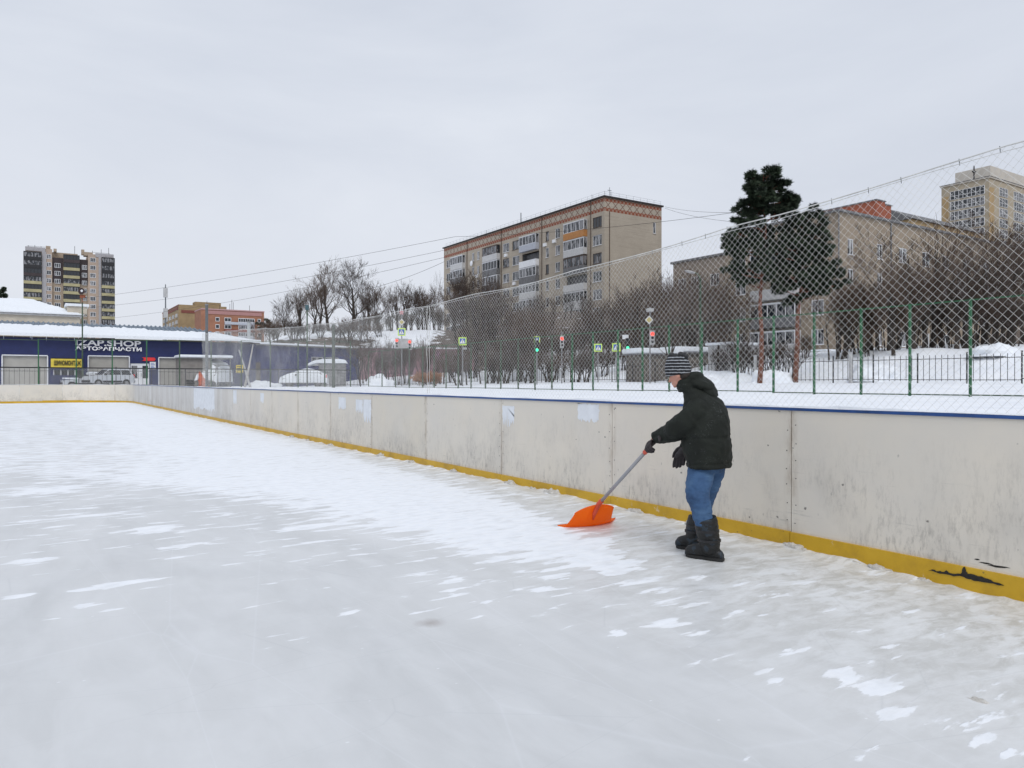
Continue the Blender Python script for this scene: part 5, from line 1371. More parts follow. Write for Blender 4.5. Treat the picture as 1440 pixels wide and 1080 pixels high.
# flat snowy-roofed kiosks past the road, right of centre
for i, (pxa, pxb, pyt, Y) in enumerate(((899, 958, 489, 58), (951, 1012, 487, 60))):
    a = at(pxa, 0, Y); b = at(pxb, 0, Y+1.5); a.z = b.z = 0; d = b-a; L = d.length; d.normalize(); nn = Vector((d.y,-d.x,0)); R = Matrix((d, nn, Vector((0,0,1)))).transposed(); zt = at(pxa, pyt, Y).z
    root = empty('bus_shelter' if i == 0 else 'garage', (a.x,a.y,gz(a.x,a.y)), label=['flat low shelter with thick white snow roof left of the striped hat', 'snow-roofed low garage just right of the striped hat'][i], cat=['shelter','garage'][i])
    g = gz(a.x,a.y)
    mb = MB(); mb.box(.1, L-.1, -2.2, -.1, g-.3, zt-.55, R, a); mb.build('wall', simple('shelter_wall', (.16,.14,.12), .8, .3), root)
    mb = MB(); mb.box(-.2, L+.2, -2.5, .2, zt-.547, zt-.45, R, a); mb.build('roof', M_dk, root)
    mb = MB(); mb.box(-.15, L+.15, -2.45, .16, zt-.447, zt, R, a); mb.build('roof_snow', M_snowobj, root, bevel=.08)
p = at(1035, 536, 58); root = empty('grey_shed', (p.x,p.y,2), label='grey block shed behind the picket fence left of the pine trunks', cat='shed')
mb = MB(); mb.box(p.x-1.6,p.x+1.4,p.y-1,p.y+1.4,1.0,4.3); mb.build('wall', M_lgrey, root); mb = MB(); mb.box(p.x-1.8,p.x+1.6,p.y-1.2,p.y+1.6,4.303,4.5); mb.build('roof_snow', M_snowobj, root, bevel=.05)
mb = MB(); mb.box(p.x-1.65,p.x-1.603,p.y-.6,p.y+.3,1.9,3.6); mb.build('door', M_grey, root)

# overhead cables
def cable(a, b, sag, label):
    mb = MB(); pts = [a.lerp(b, t/24)+Vector((0,0,-sag*4*(t/24)*(1-t/24))) for t in range(25)]
    mb.tube(pts, .022, 4, False); o = mb.build('overhead_cable', M_dark, fix=False); tag(o, label, 'cable', 'overhead cables across the sky')
cable(at(60,426,150), at(640,333,100), .8, 'highest overhead cable running from the tower to the flats roof')
cable(at(640,333,100), at(1040,298,80), .5, 'overhead cable passing over the flats roof toward the pine')
cable(at(100,435,150), at(625,352,105), 1.0, 'second overhead cable ending at the upper left corner of the flats')
cable(at(150,448,160), at(625,362,106), 1.0, 'third overhead cable just under the second one')
cable(at(520,406,110), at(625,368,107), .3, 'short cable dropping from the flats toward the tall bare trees')
cable(at(935,291,122), at(1038,299,80), .3, 'upper cable from the flats corner to the pine top')
cable(at(935,293,122), at(1030,312,80), .3, 'lower cable from the flats corner to the pine')

# ------------------------------------------------------------------ bare trees
def grow(seed, H, spread, depth, trunk_r, lean=0, mult=3, up=.25, split=.3, minr=.012, nstem=1):
    r = random.Random(seed); T = MB(); Cc = MB()
    def branch(p, d, L, rad, lvl):
        n = 4 if lvl < 2 else 3; pts = [p]; rs = [rad]; q = p.copy(); dd = d.copy()
        for i in range(n):
            dd = (dd + Vector((r.uniform(-1,1), r.uniform(-1,1), r.uniform(-.5,.8)))*(.16+.05*lvl) + Vector((0,0,up*.25))).normalized()
            q = q + dd*(L/n); pts.append(q.copy()); rs.append(max(minr*.6, rad*(1-.62*(i+1)/n)))
        (T if lvl < 2 else Cc).tube(pts, rs, 7 if lvl == 0 else (5 if lvl == 1 else 3), False)
        if lvl >= depth: return
        k = mult + (2 if lvl == 0 else 0) + (1 if r.random() < split else 0)
        for j in range(k):
            t = r.uniform(.25 if lvl else .38, 1.0); i = min(n-1, int(t*n)); f = t*n-i; bp = pts[i].lerp(pts[i+1], f)
            az = r.uniform(0, 2*math.pi); tl = r.uniform(.45, 1.0)*spread
            a = dd.orthogonal().normalized(); b = dd.cross(a)
            nd = (d*math.cos(tl) + (a*math.cos(az)+b*math.sin(az))*math.sin(tl)); nd.z += up*.5; nd.normalize()
            branch(bp, nd, L*r.uniform(.48,.74), max(minr, rs[i]*r.uniform(.4,.62)), lvl+1)
    def tall():
        # one leader with ascending limbs all the way up, fine twigs at the ends
        pts = [Vector((0,0,0))]; d = Vector((lean,0,1)).normalized(); n = 9
        for i in range(n):
            d = (d+Vector((r.uniform(-.1,.1), r.uniform(-.1,.1), .1))).normalized(); pts.append(pts[-1]+d*(H*.72/n))
        T.tube(pts, [trunk_r*(1-.86*i/n) for i in range(n+1)], 8, False)
        for j in range(17):
            t = .24+.76*j/16; i = min(n-1, int(t*n)); bp = pts[i].lerp(pts[i+1], t*n-i); az = j*2.4+r.uniform(-.5,.5); tl = lerp(1.0, .5, t)*r.uniform(.75,1.2)
            nd = Vector((math.cos(az)*math.sin(tl), math.sin(az)*math.sin(tl), math.cos(tl))).normalized()
            branch(bp, nd, H*lerp(.36,.26,t)*r.uniform(.8,1.15), max(minr*1.5, trunk_r*(1-.86*t)*.5), 1)
    if nstem == 0: tall()
    for s_ in range(nstem):
        a = r.uniform(0, 6.28); off = Vector((math.cos(a), math.sin(a), 0))*(.0 if nstem == 1 else r.uniform(.1,.6))
        d0 = Vector((lean+ (off.x*.35), off.y*.35, 1)).normalized()
        branch(off, d0, H*.52, trunk_r, 0)
    return T, Cc
def tree_proto(name, seed, H, spread, depth, tr, mats=(None,None), **kw):
    T, Cc = grow(seed, H, spread, depth, tr, **kw)
    root = empty(name, (0,0,-50)); ORG[root] = Vector((0,0,0))
    T.build('trunk', mats[0] or M_bark, root, local=True, fix=False); Cc.build('crown', mats[1] or M_twig, root, local=True, fix=False)
    return root
protos = {
 'big1': tree_proto('bare_tree', 3, 13, .75, 4, .34, mult=4, up=.35, minr=.017, nstem=0, lean=-.10),
 'big2': tree_proto('bare_tree', 12, 13, .8, 4, .36, mult=4, up=.35, minr=.017, nstem=0),
 'mid1': tree_proto('bare_tree', 21, 9, .8, 4, .14, mult=4, up=.3, minr=.017, nstem=2),
 'mid2': tree_proto('bare_tree', 34, 9, .75, 4, .17, mult=3, up=.35, minr=.015, nstem=2),
 'mid3': tree_proto('bare_tree', 35, 8, .8, 4, .15, mult=3, up=.5, minr=.015, nstem=3),
 'bush1': tree_proto('bare_bush', 41, 4.6, .9, 3, .06, mult=4, up=.35, minr=.012, nstem=6),
 'bush2': tree_proto('bare_bush', 55, 4.6, .8, 3, .06, mult=4, up=.4, minr=.012, nstem=7),
 'near1': tree_proto('bare_tree', 61, 11, .85, 5, .30, mult=3, up=.25, minr=.014),
 'near2': tree_proto('bare_tree', 77, 11, .9, 5, .26, mult=3, up=.22, minr=.014, lean=.15),
 'birch': tree_proto('birch_tree', 88, 12, .6, 3, .14, nstem=0, mats=(M_birch, M_lgtwig if 'M_lgtwig' in globals() else M_twig), mult=3, up=.4, minr=.015),
}
used = set(); heights = {}
for k, r in protos.items():
    zs = [v.co.z for ch in r.children for v in ch.data.vertices]; heights[k] = max(zs)
def put_tree(kind, px, Y, top_py, label, group=None, cat=None, rz=None, sxy=1.0, base=None):
    src = protos[kind]; r = src if kind not in used else copy_tree(src); used.add(kind)
    p = at(px, 536, Y); g = gz(p.x,p.y) if base is None else base; H = at(px, top_py, Y).z-g; s = H/heights[kind]
    r.location = (p.x, p.y, g-.05); r.rotation_euler = (0,0, rz if rz is not None else random.uniform(0,6.28)); r.scale = (s*sxy, s*sxy, s)
    tag(r, label, cat or ('bush' if kind.startswith('bush') else 'tree'), group)
    if group is None and 'group' in r: del r['group']
    return r
put_tree('big2', 497, 112, 357, 'tallest bare tree on the snowy rise, right one of the two', rz=1.0, sxy=1.25)
put_tree('big1', 462, 110, 362, 'tall bare tree left of the tallest one on the rise', rz=.4, sxy=1.1)
for (k, px, Y, t) in (('mid1',438,105,392),('mid2',418,108,405),('mid1',402,112,412),('mid3',386,120,432),('mid2',372,125,445),('mid3',450,118,385),('mid2',426,118,398)):
    put_tree(k, px, Y, t, 'small bare tree at the left end of the snowy rise', 'small bare trees left of the two tall ones')
for i, (px, Y, t) in enumerate(((522,108,398),(536,112,392),(550,106,400),(562,112,396),(575,108,402),(588,112,400),(601,108,408),(612,112,400),(514,116,400),(569,118,392),(595,118,398))):
    put_tree(['mid2','mid1','mid3'][i%3], px, Y, t, 'dense dark bare tree in the row between the tall trees and the flats', 'dark bare trees left of the flats')
put_tree('birch', 616, 118, 380, 'slender pale birch touching the left end of the flats', sxy=.5)
for i in range(9):
    px = 632+i*11+random.uniform(-3,3); put_tree(['mid1','mid2','mid3'][i%3], px, 100+random.uniform(-4,6), random.uniform(374,402) if px < 700 else random.uniform(398,425), 'bare tree standing against the left face of the flats', 'bare trees below the flats')
for i in range(12):
    px = 735+i*14+random.uniform(-4,4); put_tree(['mid3','mid1','mid2'][i%3], px, 94+random.uniform(-6,6), random.uniform(405,440), 'bare tree half hidden by the net below the balconies', 'bare trees behind the net')
for i in range(11):
    px = 882+i*13+random.uniform(-4,4); put_tree(['mid2','mid3','near1'][i%3], px, 76+random.uniform(-6,6), random.uniform(362,400), 'bare tree between the flats gable and the pines', 'bare trees right of the flats gable')
# thickets along the road behind the net
random.seed(5)
for i in range(64):
    px = 510+i*8.1+random.uniform(-5,5); Y = random.uniform(70, 88) if px > 645 else random.uniform(108, 116); put_tree(['bush1','bush2','mid3'][i%3], px, Y, random.choice([random.uniform(392,425), random.uniform(432,478), random.uniform(432,478)]) if px > 645 else random.uniform(428,446), 'tangled bare bush in the brown thicket behind the net', 'bare bushes of the thicket behind the net', 'bush', sxy=random.uniform(.8,1.3))
for i in range(14):
    px = 650+i*29+random.uniform(-8,8); put_tree(['bush2','bush1'][i%2], px, random.uniform(62,68), random.uniform(478,492), 'low bare bush at the edge of the road', 'low bare bushes by the road', sxy=1.7)
for i in range(9):
    px = 515+i*15+random.uniform(-4,4); put_tree(['bush1','bush2','mid3'][i%3], px, random.uniform(72,77), random.uniform(462,492), 'sparse bare bush before the pink wall', 'sparse bushes before the pink wall', sxy=.9)
for i in range(8):
    px = 388+i*21; put_tree(['bush1','bush2'][i%2], px, 98+random.uniform(-3,3), random.uniform(440,456), 'low brown bush on the earth bank above the blue shed', 'low bushes on the earth bank', sxy=1.7)
# close trees at the right
for (k, px, Y, t, lb, sxy) in (('near2',1225,60,352,'bare tree rising before the brick corner downpipe',.8),('near1',1265,57,345,'bare tree between the leaning one and the thin one',.9),('near2',1300,50,340,'bare tree left of the darkest spreading tree',1.0),('near1',1345,47,335,'low-forked bare tree below the ochre house',1.0),('near2',1385,52,318,'bare tree right of the ochre house roof',1.0),('near1',1425,54,312,'bare tree second from the right picture edge',1.0),('near1',1325,52,300,'spreading dark bare tree in front of the long brick side, right of the parapet',1.0),('near2',1250,50,335,'leaning bare tree before the brick corner windows',1.0),
      ('near1',1400,48,290,'dark bare tree at the right edge under the far tower',1.05),('near2',1180,54,350,'bare tree just right of the dark pines',.9),('near2',1440,46,330,'bare tree cut by the right picture edge',1.0),('near2',940,62,372,'bare tree right above the striped hat',.9),('near1',1365,60,318,'bare tree between the two darkest trees at the right',.9),('near1',1285,58,330,'thin bare tree below the red brick parapet',.8)):
    put_tree(k, px, Y, t, lb, sxy=sxy)
for i in range(9):
    px = 1262+i*22+random.uniform(-6,6); put_tree(['big2','near2','mid2','big1'][i%4], px, random.uniform(46,60), random.uniform(285,400), 'tall irregular bare tree among those covering the long brick side', 'tall bare trees before the long brick side', sxy=random.uniform(.7,1.0))
for i in range(6):
    px = 945+i*20+random.uniform(-6,6); put_tree(['near2','near1'][i%2], px, random.uniform(55,66), random.uniform(370,410), 'dark bare tree left of the pine trunks', 'dark bare trees left of the pines', sxy=.9)
for i in range(24):
    px = 1175+i*11.5+random.uniform(-5,5); put_tree(['bush1','bush2'][i%2], px, random.uniform(45,53), random.choice([random.uniform(360,410), random.uniform(420,480)]), 'bare bush on the snowbank behind the picket fence', 'bare bushes at the right behind the picket fence', sxy=random.uniform(.6,1.2))
for i in range(6):
    px = 1010+i*24; put_tree(['bush1','bush2'][i%2], px, random.uniform(48,54), random.uniform(455,490), 'bare bush near the pine trunks', 'bare bushes around the pines', sxy=1.2)
# unused prototypes would be left under the ground
for k, r in protos.items():
    if k not in used:
        for c_ in list(r.children): bpy.data.objects.remove(c_)
        bpy.data.objects.remove(r)

# ------------------------------------------------------------------ pines
def needles(mb, c, rx, ry, rz, n, rnd, sz=.16):
    for i in range(n):
        while True:
            q = Vector((rnd.uniform(-1,1), rnd.uniform(-1,1), rnd.uniform(-1,1)))
            if q.length < 1: break
        f = .75+.5*mn.noise(q*2+Vector(c)*.7); p = Vector((q.x*rx*f, q.y*ry*f, q.z*rz*f))+Vector(c)
        d = (q*.8+Vector((rnd.gauss(0,.5),rnd.gauss(0,.5),rnd.gauss(.35,.5)))).normalized()
        for k in range(3):
            e = (d+Vector((rnd.gauss(0,.5),rnd.gauss(0,.5),rnd.gauss(0,.5)))).normalized(); w = e.orthogonal().normalized()*sz*.13; L = sz*rnd.uniform(.7,1.4)
            mb.poly([p-w, p+e*L*.5-w*1.3, p+e*L, p+e*L*.5+w*1.3])
def pine(px, Y, clumps, top_py, label, seed, trunk_r=.17, lean=0):
    rnd = random.Random(seed); b = at(px, 536, Y); g = gz(b.x,b.y); root = empty('pine_tree', (b.x,b.y,g), label=label, cat='pine tree')
    top = at(px+lean, top_py+6, Y); tr = MB(); base = Vector((b.x,b.y,g-.2))
    pts = [base.lerp(top, t/8)+Vector((.12*math.sin(t*1.3+seed), .1*math.cos(t*1.7), 0))*(1 if t else 0) for t in range(9)]
    tr.tube(pts, [trunk_r*(1-.85*t/8) for t in range(9)], 10, True); nb = MB()
    for (cx, cy, rx, ry, dY) in clumps:
        c = at(cx, cy, Y+dY); R_ = rx*Y/F; Rz = ry*Y/F
        t = max(.25, min(.98, (c.z-.5-base.z)/(top.z-base.z))); s0 = base.lerp(top, t); 
        tr.tube([s0, s0.lerp(c, .55)+Vector((0,0,-.1)), c], [trunk_r*.35*(1.1-t)+.03, .035, .015], 5, False)
        ns = 4+int(R_*5)
        for j in range(ns):
            az = rnd.uniform(0, 6.28); q = rnd.uniform(.1, 1)**.6
            e = c+Vector((math.cos(az)*R_*q, math.sin(az)*R_*q, rnd.gauss(0,.6)*Rz+.1*Rz)); rr_ = R_*rnd.uniform(.14,.34)+.05
            tr.tube([s0.lerp(c,.75), e], [.022,.008], 3, False)
            needles(nb, e, rr_, rr_, rr_*rnd.uniform(.35,.6)+.04, int(40+230*rr_), rnd, .25)
    tr.build('trunk', M_pinebark, root, fix=False); nb.build('crown', M_needle, root, fix=False)
cl1 = [(1078,247,19,6,0),(1058,252,11,5,0),(1069,259,22,6,.4),(1056,266,13,5,-.3),(1084,266,17,6,0),(1100,261,9,4,.2),(1068,275,18,6,-.4),(1092,277,14,5,.3),(1112,278,12,5,0),(1052,287,11,5,.2),(1074,287,20,7,0),
       (1098,289,18,6,.5),(1118,286,8,5,0),(1044,301,12,6,0),(1064,300,18,7,.4),(1112,297,14,6,-.4),(1090,300,14,5,-.5),(1040,313,13,6,.3),(1060,314,18,6,-.3),(1034,327,16,7,0),(1056,328,18,8,.4),(1030,341,14,7,.2),(1024,346,9,5,0),(1048,345,16,9,0),(1040,362,15,9,.5),(1078,325,12,6,.8),(1068,345,22,10,0),(1084,350,20,10,.5),(1052,378,22,9,.3),(1070,372,20,11,-.4),(1035,352,16,8,.4),(1046,395,14,7,.3),(1078,392,16,8,.5),(1028,380,10,6,0)]
pine(1068, 45, cl1, 240, 'taller left pine whose crown rises above the net cable', 1, .16, 8)
cl2 = [(1096,320,18,10,0),(1122,312,20,9,.4),(1142,303,14,8,0),(1148,322,18,12,.3),(1118,335,24,14,0),(1096,345,22,14,.5),(1140,345,22,14,-.4),(1154,360,22,13,.4),(1120,362,26,14,0),(1092,372,22,12,.5),(1140,380,24,12,0),(1168,382,18,10,.3),(1110,388,22,9,0),(1158,398,20,8,.4),(1182,400,12,6,0),(1085,355,14,9,-.5),(1130,400,18,7,.4),(1112,350,26,14,.8),(1146,335,20,12,.8),(1128,375,28,13,.7),(1100,405,16,8,0),(1150,412,20,8,.3),(1120,418,16,7,.5),(1170,385,16,9,.8),(1160,345,14,10,.6)]
pine(1118, 46, cl2, 300, 'lower right pine with broad dark crown seen through the net', 2, .18, 12)
# small evergreens
pine(-2, 92, [(2,419,9,8,0),(-6,428,12,9,0),(6,428,8,7,0),(0,412,6,5,0)], 408, 'dark evergreen top at the left picture edge behind the warehouse roof', 3, .2)
pine(374, 160, [(376,452,6,3,0),(370,459,9,5,0),(380,460,6,4,0)], 450, 'small dark conifer right of the orange flats', 4, .15)

# orange-brown dry hedge and snow mounds by the road
for i, (px, Y, rx, h, lb) in enumerate(((533,70,1.5,1.15,'snow-covered mound below the pink wall'),(370,63.5,1.6,.55,'low snow heap before the shed gate'),(1230,45,1.8,.9,'snowbank behind the picket fence under the brick house'),(1398,43.5,1.5,.6,'snowbank behind the picket fence at the right edge'),(1085,46,1.6,.9,'rounded snowbank between the two pine trunks'),(1010,50,3.5,.9,'wide snowbank behind the person\'s hood'))):
    p = at(px, 536, Y); o = mound('snow_mound', (p.x,p.y,gz(p.x,p.y)-.25), rx, rx*.8, h+.15, i*3+1, pw=1.0); tag(o, lb, 'snow mound')
for i, (px, w_) in enumerate(((594,1.5),(612,1.2))):
    p = at(px, 536, 66); rnd = random.Random(i+60); mb = MB(); st = MB(); g = gz(p.x,p.y)
    needles(mb, (0,0,.75), w_*.8, .6, .55, 380, rnd, .22)
    for k in range(10): st.tube([(rnd.uniform(-.3,.3),rnd.uniform(-.2,.2),-.1),(rnd.uniform(-1,1)*w_*.7,rnd.uniform(-.4,.4),1.1)], [.02,.008], 3, False)
    root = empty('dry_bush', (p.x,p.y,g), label=['orange-brown dry leafy bush left of the net seam','orange-brown dry leafy bush right of the net seam'][i], cat='bush'); ORG[root] = Vector((0,0,0))
    mb.build('leaves', M_drybush, root, fix=False); st.build('stems', M_twig, root, fix=False)

# ------------------------------------------------------------------ person and shovel
def cdir(v): return W(v[0], v[1], v[2])       # camera-frame direction to world
Fd = cdir((-.8,.6,0)); Ld = cdir((-.6,-.8,0)); Up = Vector((0,0,1))
foot = at(1000, 790, 6.2); PR = Vector((foot.x, foot.y, 0))
person = empty('person', PR, label='person bending forward in black hooded coat and blue jeans, pushing an orange shovel', cat='person')
def bake_part(mb, name, mat, vox, smooth=2, parent=None, disp=None):
    o = mb.build(name, mat, parent or person, smooth=True)
    mods = [('REMESH', dict(mode='VOXEL', voxel_size=vox)), ('SMOOTH', dict(factor=.5, iterations=smooth))]
    baked(o, mods)
    if disp:
        me = o.data; me.update(); co = np.empty(len(me.vertices)*3); me.vertices.foreach_get('co', co); co = co.reshape(-1,3)
        no = np.empty(len(me.vertices)*3); me.vertices.foreach_get('normal', no); no = no.reshape(-1,3)
        for i in range(len(co)): co[i] += no[i]*disp(Vector(co[i]), Vector(no[i]))
        me.vertices.foreach_set('co', co.ravel()); me.update()
    return o
def limb(mb, pts, n=16):   # pts: (px,py,Y,r)
    P_ = [at(a,b,c) for a,b,c,r in pts]; mb.tube(P_, [p[3] for p in pts], n)
    for p, q in zip(P_, pts): mb.ell(p, (q[3],0,0), (0,q[3],0), (0,0,q[3]), 14, 8)
# body (skin), one continuous surface
mb = MB()
hc = at(955.5, 523, 6.42)
hup = (Up*.93+Fd*.36).normalized(); hf = (Fd*.93-Up*.36).normalized(); hl = Ld
mb.ell(hc, hl*.076, hf*.095, hup*.112, 20, 14)                      # skull
mb.ell(hc+hf*.035-hup*.062, hl*.055, hf*.060, hup*.062, 16, 10)     # jaw
mb.ell(hc+hf*.082-hup*.098, hl*.022, hf*.018, hup*.018, 12, 8)      # chin
mb.ell(hc+hf*.101-hup*.030, hl*.013, hf*.017, hup*.024, 10, 8)      # nose
mb.ell(hc+hf*.116-hup*.044, hl*.015, hf*.012, hup*.010, 10, 8)
mb.ell(hc+hf*.085+hup*.012, hl*.052, hf*.018, hup*.012, 12, 8)      # brow
for s in (-1,1):
    mb.ell(hc+hf*.070-hup*.035+hl*.038*s, hl*.022, hf*.024, hup*.024, 10, 8)  # cheeks
    mb.ell(hc-hf*.005-hup*.030+hl*.078*s, hl*.010, hf*.018, hup*.032, 10, 8)  # ears
mb.ell(hc+hf*.094-hup*.070, hl*.024, hf*.012, hup*.007, 10, 6); mb.ell(hc+hf*.092-hup*.080, hl*.020, hf*.012, hup*.007, 10, 6)  # lips
nk = at(972, 553, 6.42); mb.tube([hc-hup*.03-hf*.02, nk], [.055,.062], 14)
mb.rings([(at(993,655,6.38), Ld*.12, Fd*.09), (at(992,620,6.38), Ld*.12, Fd*.09), (at(988,590,6.38), Ld*.14, Fd*.10), (at(982,572,6.40), Ld*.13, Fd*.07), (nk, Ld*.07, Fd*.06)], 18)
limb(mb, [(982,579,6.30,.05),(953,604,6.34,.045),(928,613,6.48,.030),(920,617,6.53,.026)]); limb(mb, [(988,580,6.54,.05),(981,612,6.66,.045),(968,628,6.63,.03),(963,634,6.61,.026)])
limb(mb, [(990,652,6.34,.075),(983,697,6.22,.055),(999,764,6.2,.04),(992,778,6.22,.025)]); limb(mb, [(998,652,6.44,.075),(992,695,6.5,.055),(976,750,6.58,.04),(972,762,6.6,.025)])
bake_part(mb, 'body', M_skin, .007, 2)
# eyes
mb = MB()
for s in (-1,1): mb.ell(hc+hf*.084-hup*.012+hl*.032*s, hl*.011, hf*.011, hup*.008, 10, 8)
mb.build('eyes', M_black, person, smooth=True)
# hair at the nape
mb = MB(); mb.ell(hc-hf*.035-hup*.045, hl*.074, hf*.06, hup*.05, 14, 10); bake_part(mb, 'hair', simple('dark_hair', (.03,.022,.018), .8, .3, 30), .008, 1)
# hat
mb = MB(); h0 = at(954, 527, 6.42)
tl = (Up*.985+Fd*.12).normalized(); tf = (Fd*.99-Up*.12).normalized()
mb.rings([(h0-tl*.006, Ld*.083, tf*.104), (h0+tl*.0, Ld*.092, tf*.110), (h0+tl*.03, Ld*.099, tf*.114), (h0+tl*.07, Ld*.101, tf*.112), (h0+tl*.11, Ld*.094, tf*.103), (h0+tl*.145, Ld*.078, tf*.09), (h0+tl*.166, Ld*.05, tf*.07), (h0+tl*.172, Ld*.02, tf*.04)], 28)
hat = bake_part(mb, 'hat', M_hat, .006, 1, disp=lambda p, n: .003*mn.noise(p*38))
mb = MB()
for dx, dz, q in ((.060,.165,1.0),(.040,.176,1.1),(.0,.168,.8),(-.045,.170,1.2),(-.070,.160,1.2),(-.085,.142,1.0)):
    c_ = h0+tl*dz+tf*dx; mb.ell(c_, Ld*.034*q, tf*.022*q, tl*.022*q, 12, 8)
o = bake_part(mb, 'hat_tassel', M_black, .006, 1, parent=hat, disp=lambda p, n: .006*mn.noise(p*60))
# coat
mb = MB()
R_ = lambda px, py, Y, a, b: (at(px,py,Y), Ld*a, Fd*b)
mb.rings([R_(996,657,6.38,.232,.172), R_(996,650,6.38,.240,.180), R_(993.5,630,6.38,.243,.195), R_(993,610,6.38,.240,.198), R_(993.5,592,6.39,.238,.194), R_(992.5,577,6.40,.232,.180), R_(989,565,6.41,.205,.158), R_(982,555,6.42,.150,.125), R_(975,549,6.42,.115,.105), R_(969,546,6.42,.095,.095)], 26)
limb(mb, [(981,577,6.26,.098),(966,592,6.27,.097),(951,603,6.33,.095),(938,609,6.42,.080),(926,613,6.49,.062)])
limb(mb, [(989,577,6.55,.095),(985,597,6.64,.088),(980,615,6.68,.080),(968,628,6.64,.060)])
def folds(p, n):
    q = Vector((p.x, p.y, p.z*1.9)); v = .020*mn.noise(p*5.0) + .007*(1-abs(mn.noise(Vector((p.x*9+p.z*7, p.y*9-p.z*5, p.z*8))))*2.2) + .003*mn.noise(p*30)
    # seam lines: hem welt and waist drawcord
    if abs(p.z-.80) < .010: v -= .006
    if abs(p.z-1.02) < .012: v -= .006
    return v
coat = bake_part(mb, 'coat', M_jacket, .009, 3, disp=folds)
mb = MB()
mb.ell(at(985,539,6.42), Ld*.150, (Fd*.86+Up*.38).normalized()*.125, (Up*.9-Fd*.3).normalized()*.062, 20, 12)
mb.ell(at(998,549,6.42), Ld*.135, (Fd*.8+Up*.5).normalized()*.075, Up*.058, 16, 10)
mb.ell(at(974,534,6.42), Ld*.118, Fd*.085, (Up*.9-Fd*.4).normalized()*.085, 18, 12)
mb.rings([R_(971,552,6.42,.115,.105), R_(967,543,6.42,.105,.098), R_(966,534,6.42,.10,.088)], 22)
bake_part(mb, 'hood', M_jacket, .009, 2, parent=coat, disp=lambda p, n: .010*mn.noise(p*9)+.006*mn.noise(Vector((p.x*20,p.y*20,p.z*44))))
# pocket flap and cuffs
mb = MB(); mb.tube([at(927,613,6.49), at(921,615.5,6.52)], [.056,.053], 16); mb.build('cuff', M_jacket, coat, smooth=True)
# jeans
mb = MB()
mb.rings([R_(994,664,6.38,.175,.130), R_(994,640,6.38,.175,.13)], 20)
limb(mb, [(987,662,6.32,.112),(982,680,6.26,.108),(981,699,6.2,.098),(986,715,6.18,.086),(989,731,6.18,.080)])
limb(mb, [(1003,660,6.46,.105),(999,678,6.49,.094),(992,698,6.51,.086),(986,722,6.54,.076),(984,734,6.56,.070)])
bake_part(mb, 'jeans', M_jeans, .008, 2, disp=lambda p, n: .010*mn.noise(Vector((p.x*7,p.y*7,p.z*20)))+.005*mn.noise(Vector((p.x*18,p.y*18,p.z*48))) )
# boots
def boot(ank, heel, toe, shaft_top, r0, r1, fd):
    mb = MB(); P0 = at(*shaft_top); P1 = at(*ank); H_ = at(*heel); T_ = at(*toe)
    mb.tube([P0, P0.lerp(P1,.3), P0.lerp(P1,.7), P1], [r0, r0*1.02, r0*.96, r1], 20)
    d = (T_-H_); d.z = 0; L = d.length; d.normalize(); s = Vector((-d.y, d.x, 0)); zb = 0
    B = Vector((H_.x, H_.y, 0))
    mb.ell(P1, d*r1, s*r1, Up*r1, 16, 10)
    rr = []
    for t, w, h in ((-.03,.030,.06),(.02,.046,.10),(.08,.052,.13),(.14,.054,.13),(.19,.056,.115),(.24,.056,.10),(.28,.050,.085),(.305,.03,.06)):
        rr.append((B+d*(t*L/.29)+Up*(h*.5+.012), s*w, Up*(h*.5)))
    mb.rings(rr, 18)
    mb.tube([B+d*.05+Up*.07, P1], [.062, r1], 16)
    return mb, B, d, s, L
for args in ((((999,768,6.20),(1012,788,6.16),(967,783,6.33),(992,728,6.19),.094,.082,None)), (((976,752,6.58),(985,772,6.53),(953,768,6.66),(982,728,6.56),.086,.074,None))):
    mb, B, d, s, L = boot(*args)
    bo = bake_part(mb, 'boot', M_boot, .007, 2, disp=lambda p, n: .005*mn.noise(Vector((p.x*16,p.y*16,p.z*34))))
    mb = MB(); k = L/.29
    out = [(-.04,-.030),(.0,-.046),(.08,-.048),(.16,-.052),(.23,-.060),(.28,-.052),(.315,-.030),(.33,0),(.315,.030),(.28,.052),(.23,.060),(.16,.052),(.08,.048),(0,.046),(-.04,.030)]
    mb.prism([(a*k*.94, b*.86) for a, b in out], B+Up*.0, d, s, Up*.030); mb.build('sole', M_rubber, bo, bevel=.004)
    P0 = at(*args[3]); P1 = at(*args[0]); mb = MB()
    for t in (.12, .45, .78):
        c_ = P0.lerp(P1, t); rr_ = args[4]*1.03
        mb.rings([(c_-Up*.010, d*rr_, s*rr_), (c_+Up*.010, d*rr_, s*rr_)], 20)
    mb.build('strap', M_black, bo, smooth=False)
